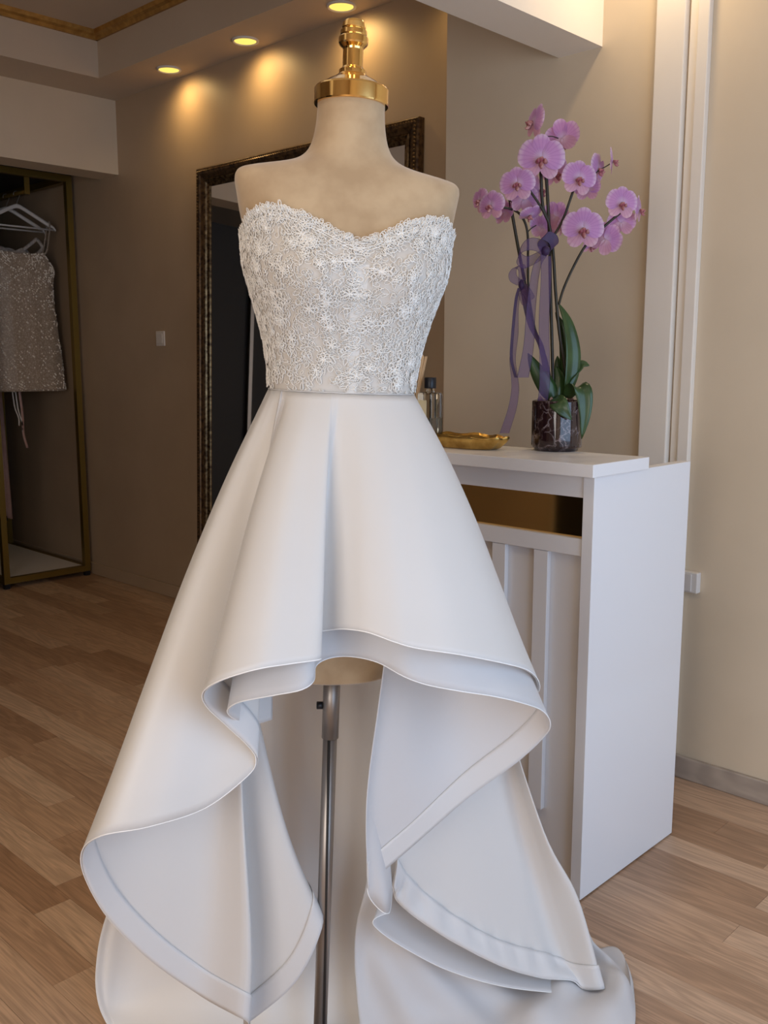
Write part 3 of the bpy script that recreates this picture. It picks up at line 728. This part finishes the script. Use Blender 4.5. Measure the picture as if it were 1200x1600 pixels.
# blossoms
def petal_mat(name, c_edge, c_mid, vein):
    m = mat(name, rough=.5, sheen=.3)
    tc = nd(m, 'ShaderNodeTexCoord'); sp = nd(m, 'ShaderNodeSeparateXYZ'); lk(m, tc.outputs['Object'], sp.inputs[0])
    ge = nd(m, 'ShaderNodeMath', operation='ARCTAN2'); lk(m, sp.outputs[0], ge.inputs[0]); lk(m, sp.outputs[1], ge.inputs[1])
    ml = nd(m, 'ShaderNodeMath', operation='MULTIPLY'); ml.inputs[1].default_value = 26; lk(m, ge.outputs[0], ml.inputs[0])
    sn = nd(m, 'ShaderNodeMath', operation='SINE'); lk(m, ml.outputs[0], sn.inputs[0])
    mr = nd(m, 'ShaderNodeMapRange'); mr.inputs['From Min'].default_value = .3; mr.inputs['From Max'].default_value = 1; lk(m, sn.outputs[0], mr.inputs[0])
    ln = nd(m, 'ShaderNodeVectorMath', operation='LENGTH'); lk(m, tc.outputs['Object'], ln.inputs[0])
    rp = nd(m, 'ShaderNodeValToRGB'); e = rp.color_ramp.elements
    e[0].position = .1; e[0].color = (*c_edge, 1); e[1].position = .95; e[1].color = (*c_edge, 1); q = e.new(.40); q.color = (*c_mid, 1); q = e.new(.74); q.color = (*c_mid, 1)
    lk(m, ln.outputs['Value'], rp.inputs[0])
    mx = nd(m, 'ShaderNodeMix'); mx.data_type = 'RGBA'; mx.inputs[7].default_value = (*vein, 1)
    m5 = nd(m, 'ShaderNodeMath', operation='MULTIPLY'); m5.inputs[1].default_value = .45; lk(m, mr.outputs[0], m5.inputs[0]); lk(m, m5.outputs[0], mx.inputs[0]); lk(m, rp.outputs[0], mx.inputs[6])
    lk(m, mx.outputs[2], bsdf(m).inputs['Base Color'])
    return sheer(m, .28, 0, c_mid)
M['petal'] = petal_mat('orchid_petal', (.78, .58, .73), (.58, .29, .57), (.42, .15, .45))
M['sepal'] = petal_mat('orchid_sepal', (.78, .55, .62), (.64, .34, .46), (.48, .20, .34))
M['lip'] = noise_col(mat('orchid_lip', rough=.5), (.30, .06, .10), (.62, .35, .30), 3)
def petal_mesh(name, L, W, m, cup, p0=.55):
    rows = []
    for i in range(9):
        t = i / 8; yy = L * (1 - math.cos(PI * t)) / 2; ww = max(W * math.sin(PI * t) ** .9 * (.80 + .2 * (yy / L)), .015)
        rows.append([Vector((ww * s_, yy, cup * ((yy / L) ** 2 * .6 - .2) * L + .10 * s_ * s_ * W * (1 if cup > 0 else -1))) for s_ in (-1, -.6, 0, .6, 1)])
    return MB().grid(rows).mesh(name, m)
PM = petal_mesh('petal', 1.0, .66, M['petal'], -.12, .42)
SM_ = petal_mesh('sepal', .95, .40, M['sepal'], -.15, .55)
SMD = petal_mesh('dorsal_sepal', .98, .42, M['petal'], -.12, .5)
lipb = MB()
lipb.tube([(0, -.05, .05), (0, -.12, .22), (0, -.05, .36)], [.10, .13, .06], 8)
lipb.tube([(-.05, -.1, .1), (-.17, -.2, .26), (-.13, -.10, .42)], [.05, .10, .03], 6)
lipb.tube([(.05, -.1, .1), (.17, -.2, .26), (.13, -.10, .42)], [.05, .10, .03], 6)
lipb.tube([(0, -.15, .12), (0, -.34, .24), (0, -.44, .34), (0, -.40, .44)], [.07, .12, .07, .015], 6)
LM = lipb.mesh('flower', M['lip'])
def flower(x, y, rpx, dd, yaw, pit, roll=0):
    """yaw to the image's right, pitch up, in degrees; 0/0 looks at the camera"""
    c = Q(x, y, dd); yw, pt = math.radians(yaw), math.radians(pit)
    nrm = (-FH * math.cos(yw) + RT * math.sin(yw)) * math.cos(pt) + Vector((0, 0, 1)) * math.sin(pt)
    upv = Vector((0, 0, 1)); rx = upv.cross(nrm).normalized(); uy = nrm.cross(rx)
    Rm = Matrix((rx, uy, nrm)).transposed() @ Matrix.Rotation(math.radians(roll), 3, 'Z')
    o = bpy.data.objects.new('flower', LM); COL.objects.link(o); o.parent = orch
    s_ = rpx * kpx
    o.matrix_basis = Matrix.Translation(c - pc) @ Rm.to_4x4() @ Matrix.Diagonal((s_, s_, s_, 1))
    for nm, me, a, zz_ in (('petal', PM, 72, .03), ('petal', PM, -72, .03), ('sepal', SMD, 0, -.02), ('sepal', SM_, 140, -.03), ('sepal', SM_, -140, -.03)):
        p = bpy.data.objects.new(nm, me); COL.objects.link(p); p.parent = o
        p.rotation_euler = (random.uniform(-.08, .08) - .05, random.uniform(-.08, .08), math.radians(a + random.uniform(-5, 5))); p.location = (0, 0, zz_)
random.seed(11)
for a in [(834, 190, 27, -.01, -72, 8, -15), (879, 216, 29, .015, 150, -10, -10), (846, 247, 35, -.05, -5, 0, -3), (868, 268, 25, .02, 40, -20, 20),
          (808, 287, 27, -.05, -12, 5, 5), (818, 311, 25, .0, 200, 10, 10), (843, 296, 24, .03, 60, 0, 0), (750, 313, 20, .02, -60, 0, 10), (767, 321, 23, -.02, -35, 0, 0),
          (789, 333, 20, .02, 130, -10, 0), (829, 335, 19, -.01, 30, -60, 0), (846, 357, 22, .03, 200, -10, 20), (868, 338, 23, .03, 150, 0, 30), (880, 352, 20, .04, 60, -20, 0),
          (905, 278, 27, -.03, 8, 0, -8), (935, 264, 25, .01, 55, -5, -20), (957, 251, 21, .0, 72, 5, -15), (918, 294, 21, .02, 160, 0, 0),
          (972, 317, 25, -.03, 5, 0, -3), (999, 327, 21, .01, 62, 0, -5), (971, 348, 22, .02, 170, 0, 0), (911, 357, 32, -.04, 0, 0, 0), (946, 374, 26, .0, 160, -5, 40), (925, 383, 17, .015, 30, -40, 0)]:
    flower(*a)
# ribbons
def band_strip(pts, hw, side, name, m, parent):
    p = spline([Q(*q) for q in pts], 7); side = Vector(side).normalized(); rows = []
    N = len(p); hws = hw if isinstance(hw, (list, tuple)) else None
    for i, c in enumerate(p):
        h = (hws[0] + (hws[1] - hws[0]) * i / (N - 1)) if hws else hw
        rows.append([c - side * h * kpx, c, c + side * h * kpx])
    o = MB().grid(rows).build(name, m, parent)
    MB().tube([r[0] for r in rows], .0005, 4).tube([r[2] for r in rows], .0005, 4).build('ribbon_edge', M['ribbon_dense'], o) if parent is orch else None
    return o
knot = MB().lathe(Q(852, 392, -.03), [(.001, -.014), (.010, -.009), (.013, 0), (.011, .008), (.001, .014)], 10).build('ribbon_knot', M['ribbon_dense'], orch)
Zu = Vector((0, 0, 1))
band_strip([(852, 392, -.03), (838, 382, -.045), (820, 384, -.05), (810, 400, -.045), (820, 410, -.03), (838, 403, -.02), (852, 394, -.025)], 9, Zu * .9 + RT * .25, 'ribbon_loop', M['ribbon'], orch)
band_strip([(852, 390, -.03), (846, 376, -.045), (852, 368, -.05), (864, 374, -.045), (866, 386, -.035), (855, 393, -.03)], 8, Zu * .6 + RT * .6, 'ribbon_loop', M['ribbon_dense'], orch)
band_strip([(850, 398, -.035), (838, 420, -.035), (830, 480, -.03), (826, 540, -.03), (817, 590, -.03)], [5, 9], RT * .97 + FH * .2, 'ribbon_tail', M['ribbon'], orch)
band_strip([(853, 400, -.04), (853, 440, -.04), (850, 500, -.04), (851, 560, -.04), (851, 600, -.035), (848, 626, -.03)], 8, RT * .98 + FH * .2, 'ribbon_tail', M['ribbon'], orch)
MB().lathe(Q(815, 445, -.005), [(.001, -.014), (.007, -.008), (.009, 0), (.006, .009), (.001, .014)], 8).build('ribbon_knot', M['ribbon_dense'], orch)
band_strip([(814, 443, -.005), (803, 436, -.015), (801, 425, -.02), (808, 416, -.02), (816, 420, -.01), (816, 440, -.005)], 7, Zu * .4 + RT * .8 + FH * .3, 'ribbon_loop', M['ribbon'], orch)
band_strip([(816, 447, -.005), (824, 458, -.015), (829, 468, -.02), (822, 472, -.02), (816, 455, -.01)], 7, Zu * .5 + RT * .7, 'ribbon_loop', M['ribbon'], orch)
band_strip([(813, 450, -.005), (807, 480, -.01), (806, 520, -.01), (801, 560, -.012), (804, 590, -.015), (805, 610, -.02), (800, 640, -.025), (788, 677, -.03)], [2.5, 7], RT, 'ribbon_tail', M['ribbon'], orch)
band_strip([(811, 450, -.008), (806, 470, -.014), (801, 520, -.014), (799, 560, -.014), (806, 590, -.017)], 2, RT, 'ribbon_tail', M['ribbon_dense'], orch)
band_strip([(817, 450, -.005), (822, 480, -.005), (830, 510, -.01), (845, 540, -.02), (853, 580, -.03)], 4, RT, 'ribbon_tail', M['ribbon_dense'], orch)

# ------------------------------------------------------------------ gold tray, bottle, reed diffuser
tc_ = Vector((2.035, 1.655, ZT)); tray = empty('gold_tray', tc_, 'gold leaf-shaped trinket tray on the counter', 'tray')
m = noise_col(mat('gilded_resin', rough=.22, metal=.9), (.45, .27, .07), (.74, .50, .16), 30, bump=.15, bdist=.003); M['gilt'] = m
def tray_ring(sc, z, jig=0.):
    return [tc_ + Vector((.058 * sc * math.sin(a) * (1 + .07 * math.sin(5 * a)), .140 * sc * math.cos(a) * (1 + .05 * math.sin(7 * a + 1)), z * 1.5 + jig * math.sin(9 * a + .5))) for a in [2 * PI * k / 48 for k in range(48)]]
rows = [tray_ring(.0, 0), tray_ring(.72, 0), tray_ring(.80, .003), tray_ring(.93, .013), tray_ring(1, .021, .0025), tray_ring(.985, .024, .0025), tray_ring(.90, .017, .002), tray_ring(.74, .007), tray_ring(0, .006)]
MB().grid(rows, True, True).build('dish', M['gilt'], tray)
rows = [tray_ring(.0, .0075), tray_ring(.62, .008), tray_ring(.66, .007)]
MB().grid(rows, True, True).build('dark_inlay', noise_col(mat('smoky_inlay', rough=.15), (.04, .03, .028), (.30, .22, .16), 25), tray)
MB().tube(spline([tc_ + Vector(p) for p in ((-.03, .11, .022), (-.01, .085, .028), (.012, .06, .022), (.03, .04, .026), (.02, .02, .02))], 5), [.004] * 20 + [.002], 6).build('twig_ornament', M['gilt'], tray)

bt = at_x(672, 640, 2.045); bt.z = ZT
bot = empty('perfume_bottle', bt, 'clear glass bottle with black cap and cream label on the counter', 'bottle')
bw = .027; bh = .140
zc_ = at_x(672, 607, bt.x).z - ZT
bh = zc_ - .012
def rect(c, h, z, r_=.006):
    out = []
    for sx, sy, a0 in ((1, 1, 0), (-1, 1, 90), (-1, -1, 180), (1, -1, 270)):
        for k in range(4):
            a = math.radians(a0 + 30 * k); out.append(c + Vector((sx * (h - r_) + r_ * math.cos(a), sy * (h - r_) + r_ * math.sin(a), z)))
    return out
MB().grid([[bt] * 16, rect(bt, bw * .96, .0), rect(bt, bw, .003), rect(bt, bw, bh - .004), rect(bt, bw * .94, bh), rect(bt, .012, bh + .002, .0115), rect(bt, .011, bh + .012, .0105), [bt + Vector((0, 0, bh + .012))] * 16], False, True).build('glass_body', M['glass'], bot)
MB().grid([[bt + Vector((0, 0, .006))] * 16, rect(bt, bw * .9, .006), rect(bt, bw * .9, bh * .52), [bt + Vector((0, 0, bh * .52))] * 16], False, True).build('liquid', mat('pale_liquid', (.62, .60, .54), .05, trans=.9, ior=1.33), bot)
MB().lathe(bt, [(.0, bh + .0125), (.0165, bh + .0125), (.017, bh + .014), (.017, bh + .042), (.016, bh + .0435), (0, bh + .0435)], 24).build('cap', M['black'], bot)
MB().box(bt + Vector((-bw - .0012, -.010, bh * .30)), bt + Vector((-bw - .0002, .024, bh * .86))).build('label_paper', M['paper'], bot)
rd = at_x(640, 660, 2.05); rd.z = ZT
dif = empty('reed_diffuser', rd, 'reed sticks fanning up from a diffuser behind the gown', 'diffuser')
MB().lathe(rd, [(0, 0), (.030, 0), (.031, .003), (.031, .075), (.027, .085), (.014, .095), (.014, .108), (.011, .108), (.011, .09), (0, .09)], 28).build('glass_body', mat('amber_glass', (.25, .16, .08), .08, trans=.6), dif)
for k, (ex, ey) in enumerate(((657, 556), (661, 555), (665, 557), (667, 557), (662, 557), (659, 556))):
    tip = at_x(ex, ey, 2.05 + .012 * (k - 2.5)); MB().tube([rd + Vector((.004 * (k - 2.5) * .6, 0, .015)), tip], .0019, 6).build('reed', M['reed'], dif)

# ------------------------------------------------------------------ leaning mirror
my0, my1, mz1 = 2.665, 4.19, 2.315
mc_ = Vector((2.925, (my0 + my1) / 2, 0)); mir = empty('floor_mirror', mc_, 'tall mirror in a dark beaded frame leaning on the taupe wall', 'mirror')
tilt = math.atan((2.968 - 2.89) / mz1)
def mp_(d, y, z):   # d = distance towards the room from the back plane
    return Vector((2.885 + z * math.sin(tilt) - d * math.cos(tilt) + .03, y, z * math.cos(tilt) + d * math.sin(tilt) + .003))
def frame_profile(prof, name, m, parent):
    """prof: (inset from the outer edge, depth) loop swept round the rectangle"""
    mb = MB(); rows = []
    for (ys, zs) in ((my0, 0), (my1, 0), (my1, mz1), (my0, mz1), (my0, 0)):
        sy = 1 if ys == my0 else -1; sz = 1 if zs == 0 else -1
        rows.append([mp_(d, ys + sy * i, zs + sz * i) for i, d in prof])
    mb.grid(rows, False); return mb.build(name, m, parent)
fr = frame_profile([(0, 0), (0, .030), (.006, .036), (.030, .036), (.036, .030), (.052, .024), (.056, .020)], 'frame', M['beadwood'], mir)
frame_profile([(.056, .012), (.056, .026), (.062, .030), (.070, .027), (.074, .018), (.090, .014), (.092, .006)], 'inner_moulding', M['framegold'], mir)
bd = MB()
for ys in (my0 + .018, my1 - .018):
    n = 150
    for k in range(n): bd.octa(mp_(.037, ys, .02 + (mz1 - .04) * k / (n - 1)), .0075)
for k in range(100): bd.octa(mp_(.037, my0 + .02 + (my1 - my0 - .04) * k / 99, mz1 - .018), .0075)
tag(bd.build('bead_row', M['beadwood'], fr), kind='stuff')
MB().grid([[mp_(.008, my0 + .085, .085), mp_(.008, my1 - .085, .085)], [mp_(.008, my0 + .085, mz1 - .085), mp_(.008, my1 - .085, mz1 - .085)]], False).build('glass_pane', M['mirror'], mir)
MB().grid([[mp_(.002, my0 + .01, .01), mp_(.002, my1 - .01, .01)], [mp_(.002, my0 + .01, mz1 - .01), mp_(.002, my1 - .01, mz1 - .01)]], False).build('backing', M['dark'], mir)

# ------------------------------------------------------------------ switch, cable box
sp_ = at_x(252, 529, XM)
sw_ = empty('light_switch', (XM, sp_.y, sp_.z), 'white light switch on the taupe wall', 'switch')
MB().box((XM - .009, sp_.y - .041, sp_.z - .041), (XM, sp_.y + .041, sp_.z + .041)).build('plate', M['plastic'], sw_, bevel=.003)
MB().box((XM - .013, sp_.y - .027, sp_.z - .027), (XM - .0095, sp_.y + .027, sp_.z + .027)).build('rocker', M['plastic'], sw_, bevel=.002)
op = at_x(1082, 908, XR)
ot = empty('socket_box', (XR, op.y, op.z), 'white surface socket on the beige wall beside the counter', 'socket')
MB().box((XR - .026, op.y - .028, op.z - .033), (XR, op.y + .06, op.z + .033)).build('housing', M['plastic'], ot, bevel=.003)
MB().box((XR - .030, op.y - .010, op.z - .028), (XR - .0265, op.y + .052, op.z + .028)).build('cover', M['plastic'], ot, bevel=.002)

# ------------------------------------------------------------------ clothes rack in the niche
RY0, RY1, RX0, RX1, RZ = 5.47, 6.60, 2.40, 2.962, 2.45
rk = empty('clothes_rack', ((RX0 + RX1) / 2, (RY0 + RY1) / 2, 0), 'gold framed clothes rack in the dark niche', 'clothes rack')
T = .036
for xx, yy in ((RX0, RY0), (RX1 - T, RY0), (RX0, RY1 - T), (RX1 - T, RY1 - T)):
    MB().box((xx, yy, .03), (xx + T, yy + T, RZ)).build('post', M['rack_gold'], rk)
    MB().box((xx + .002, yy + .002, 0), (xx + T - .002, yy + T - .002, .0295)).build('foot', M['black'], rk)
for yy in (RY0, RY1 - T):
    for zz_ in (.03, RZ - T): MB().box((RX0 + T, yy, zz_), (RX1 - T, yy + T, zz_ + T)).build('cross_bar', M['rack_gold'], rk)
for xx in (RX0, RX1 - T):
    for zz_ in (.03, RZ - T): MB().box((xx, RY0 + T, zz_), (xx + T, RY1 - T, zz_ + T)).build('side_bar', M['rack_gold'], rk)
MB().box((RX0 + T, RY0 + T, .045), (RX1 - T, RY1 - T, .064)).build('base_board', M['white_lam'], rk)
MB().box((RX0, RY1 - .004, .07), (RX1, RY1, RZ)).build('back_panel', M['dark'], rk)
MB().box((RX0, RY0, RZ), (RX1, RY1, RZ + .006)).build('top_panel', M['dark'], rk)
RC = 2.705
for yy in (RY0 + .05, RY1 - .09): MB().box((RC - .016, yy, RZ - .13), (RC + .016, yy + .006, RZ - .002)).build('rail_bracket', M['rack_gold'], rk)
MB().tube([(RC, RY0 + .04, RZ - .11), (RC, RY1 - .06, RZ - .11)], .0115, 14).build('hanging_rail', M['rack_gold'], rk)
# dark sliding wardrobe beside the rack (only the mirror shows it)
wr = empty('dark_wardrobe', (1.3, 5.7, 0), 'near-black sliding wardrobe reflected in the floor mirror', 'wardrobe')
MB().box((.25, 5.50, 0), (2.34, 6.3, 2.36)).build('carcass', M['dark'], wr)
for k, (xa, xb, yy) in enumerate(((.27, .95, 5.47), (.93, 1.66, 5.44), (1.64, 2.32, 5.47))):
    MB().box((xa, yy, .03), (xb, yy + .022, 2.34)).build('sliding_door', M['dark'], wr)
    MB().box((xb - .03, yy - .006, .03), (xb, yy - .0005, 2.34)).build('door_edge', M['steel'], wr)

ZRL = RZ - .11
def hanger(yy, label, drop=0.):
    c = Vector((RC, yy, ZRL)); h = empty('coat_hanger', c, label, 'hanger', 'white hangers on the gold rack')
    hk = [c + Vector((-.0 + .019 * math.cos(a), 0, .019 * math.sin(a) - .005)) for a in [math.radians(200 - 230 * k / 12) for k in range(13)]]
    hk += [c + Vector((.0, 0, -.05)), c + Vector((0, 0, -.075))]
    MB().tube(spline(hk, 2), .0022, 6).build('hook', M['steel'], h)
    mb = MB(); top = spline([Vector((-.235, 0, -.185)), Vector((-.215, 0, -.165)), Vector((-.10, 0, -.105)), Vector((-.03, 0, -.07)), Vector((0, 0, -.062)), Vector((.03, 0, -.07)), Vector((.10, 0, -.105)), Vector((.215, 0, -.165)), Vector((.235, 0, -.185))], 5)
    rows = []
    for p in top:
        hgt = .026 if abs(p.x) < .2 else .016
        rows.append([c + p + Vector((0, .008 * math.cos(a), hgt * .5 * math.sin(a) - hgt * .4)) for a in [2 * PI * k / 10 for k in range(10)]])
    mb.grid(rows, True, True); mb.f += [tuple(range(10)), tuple(range(len(mb.v) - 1, len(mb.v) - 11, -1))]; mb.sm += [False] * 2
    mb.build('shoulder_bar', M['hanger'], h)
    MB().tube([c + Vector((-.225, 0, -.19)), c + Vector((.225, 0, -.19))], .0055, 8).build('trouser_bar', M['hanger'], h)
HY1, HY2, HY3 = 5.66, 5.80, 5.98
hanger(HY1, 'white hanger in front, holding the beaded short dress')
hanger(HY2, 'white hanger behind the beaded dress, holding a white lace top')
# beaded short dress
dr = empty('beaded_dress', (RC, HY1, 1.2), 'short sleeveless dress covered in silver beads hanging on the rack', 'dress')
m = mat('beaded_net', rough=.5, sheen=.2); M['beaded'] = m
tc = nd(m, 'ShaderNodeTexCoord'); vo = nd(m, 'ShaderNodeTexVoronoi'); vo.inputs['Scale'].default_value = 95; lk(m, tc.outputs['Object'], vo.inputs['Vector'])
rp = nd(m, 'ShaderNodeValToRGB'); e = rp.color_ramp.elements; e[0].position = .15; e[0].color = (.50, .42, .345, 1); e[1].position = .6; e[1].color = (.33, .265, .205, 1)
lk(m, vo.outputs['Distance'], rp.inputs[0]); lk(m, rp.outputs[0], bsdf(m).inputs['Base Color'])
PRF = [(2.02 + .025, .150, .028), (2.00, .185, .036), (1.95, .215, .045), (1.90, .212, .05), (1.84, .205, .05), (1.78, .203, .05), (1.68, .212, .055), (1.55, .225, .06), (1.40, .240, .062), (1.28, .250, .064), (1.21, .255, .064)]
PRF = [(z - .040, hw * .97, d) for z, hw, d in PRF]
pv = spline([Vector(p) for p in PRF], 4); rows = []
ND = 48
for p in pv:
    ring = []
    for k in range(ND):
        a = 2 * PI * k / ND; u = p.y * math.copysign(abs(math.cos(a)) ** .8, math.cos(a)); v = p.z * math.sin(a) * (1 + .10 * math.sin(u * 50))
        # dipped neckline at the top, armhole cut
        zz_ = p.x + (.0 if p.x < 1.90 else -.012 * (1 - (u / max(p.y, 1e-4)) ** 2))
        ring.append(Vector((RC + u, HY1 + v, zz_)))
    rows.append(ring)
bdo = MB().grid(rows, True, True).build('bodice_and_skirt', M['beaded'], dr, solid=.002)
random.seed(21)
beads = MB()
for k in range(2600):
    i = random.randrange(len(rows) - 1); j = random.randrange(ND // 2, ND)
    p = rows[i][j].lerp(rows[i + 1][(j + 1) % ND], random.random()); cl = math.sin(p.x * 60) * math.sin(p.z * 40 + p.x * 25)
    if random.random() < .45 + .5 * cl: beads.octa(p + Vector((0, -.003, 0)), random.uniform(.003, .0072))
tag(beads.build('silver_beads', mat('silver_bead', (.95, .90, .82), .12, spec=1.0), bdo), kind='stuff')
for sx in (-1, 1):
    p = spline([Vector((RC + sx * .150 * .95, HY1 - .02, 1.995)), Vector((RC + sx * .165, HY1 - .02, 2.03)), Vector((RC + sx * .195, HY1 - .012, ZRL - .165)), Vector((RC + sx * .19, HY1 + .012, ZRL - .165)), Vector((RC + sx * .16, HY1 + .02, 2.03)), Vector((RC + sx * .140, HY1 + .02, 1.998))], 5)
    st = MB()
    for q in p: st.octa(q, .0075)
    st.tube(p, .004, 6); st.build('beaded_strap', M['beaded'], dr)
for k, (dx, ln, col) in enumerate(((-.09, .16, 'hanger'), (-.045, .30, 'pinkcloth'), (-.07, .20, 'hanger'))):
    p = spline([Vector((RC + dx, HY1 + .02, 1.18)), Vector((RC + dx + .01, HY1 + .02, 1.12 - ln * .3)), Vector((RC + dx + .02 + .01 * (-1) ** k, HY1 + .02, 1.12 - ln * .7)), Vector((RC + dx + .03, HY1 + .02, 1.12 - ln))], 5)
    MB().grid([[q - Vector((.004 + .004 * (k == 1), 0, 0)), q + Vector((.004 + .004 * (k == 1), 0, 0))] for q in p]).build('ribbon_tie', M[col], dr, solid=.001)
# white lace top behind
lt = empty('lace_top', (RC, HY2, 1.5), 'white lace top with short straps hanging behind the beaded dress', 'top')
m2 = noise_col(mat('grey_white_lace', rough=.7), (.42, .37, .33), (.60, .54, .49), 60, bump=.4)
PR2 = [Vector(p) for p in ((2.03, .145, .03), (1.98, .18, .04), (1.90, .2, .05), (1.7, .19, .05), (1.5, .2, .05))]
rows = [[Vector((RC - .03 + p.y * math.cos(a), HY2 + p.z * math.sin(a) * (1 + .2 * math.sin(5 * a)), p.x + .012 * math.sin(6 * a) * (p.x > 2))) for a in [2 * PI * k / 40 for k in range(40)]] for p in spline(PR2, 4)]
MB().grid(rows, True, True).build('body', m2, lt, solid=.002)
for sx in (-1, 1):
    p = spline([Vector((RC - .03 + sx * .11, HY2 - .02, 2.03)), Vector((RC + sx * .15, HY2 - .02, 2.085)), Vector((RC + sx * .175, HY2 - .01, 2.10)), Vector((RC + sx * .205, HY2 - .015, 2.05)), Vector((RC - .03 + sx * .17, HY2 - .02, 1.99))], 5)
    MB().tube(p, .011, 7).build('strap', m2, lt)
# long pink and navy gowns at the left end
def gown_col(name, x, yy, hw, d, z0, z1, m, label):
    g = empty(name, (x, yy, z1), label, 'dress', 'long gowns on the rack'); rows = []
    for i in range(25):
        t = i / 24; z = z0 + (z1 - z0) * t; ww = hw * (.55 + .45 * t)
        rows.append([Vector((x + ww * math.cos(a) * (1 + .08 * math.sin(9 * a)), yy + d * math.sin(a) * (1 + .25 * math.sin(11 * a + 2 * t)), z + (.02 * math.sin(3 * a) if i == 24 else 0))) for a in [2 * PI * k / 44 for k in range(44)]])
    MB().grid(rows, True, True).build('gown_body', m, g, solid=.002)
    sp_ = MB()
    for sx in (-1, 1): sp_.tube(spline([Vector((x + sx * hw * .4, yy, z0)), Vector((x + sx * hw * .2, yy, z0 + .09)), Vector((x, yy, ZRL + .013))], 4), .004, 6)
    sp_.build('hanging_loop', m, g)
gown_col('long_gown', RC - .05, 6.12, .10, .07, 1.95, .34, M['pinkcloth'], 'dusty pink long gown hanging at the back left of the rack')
gown_col('long_gown', RC + .0, 6.30, .10, .06, 1.95, .30, M['navycloth'], 'dark navy long gown hanging deepest in the rack')
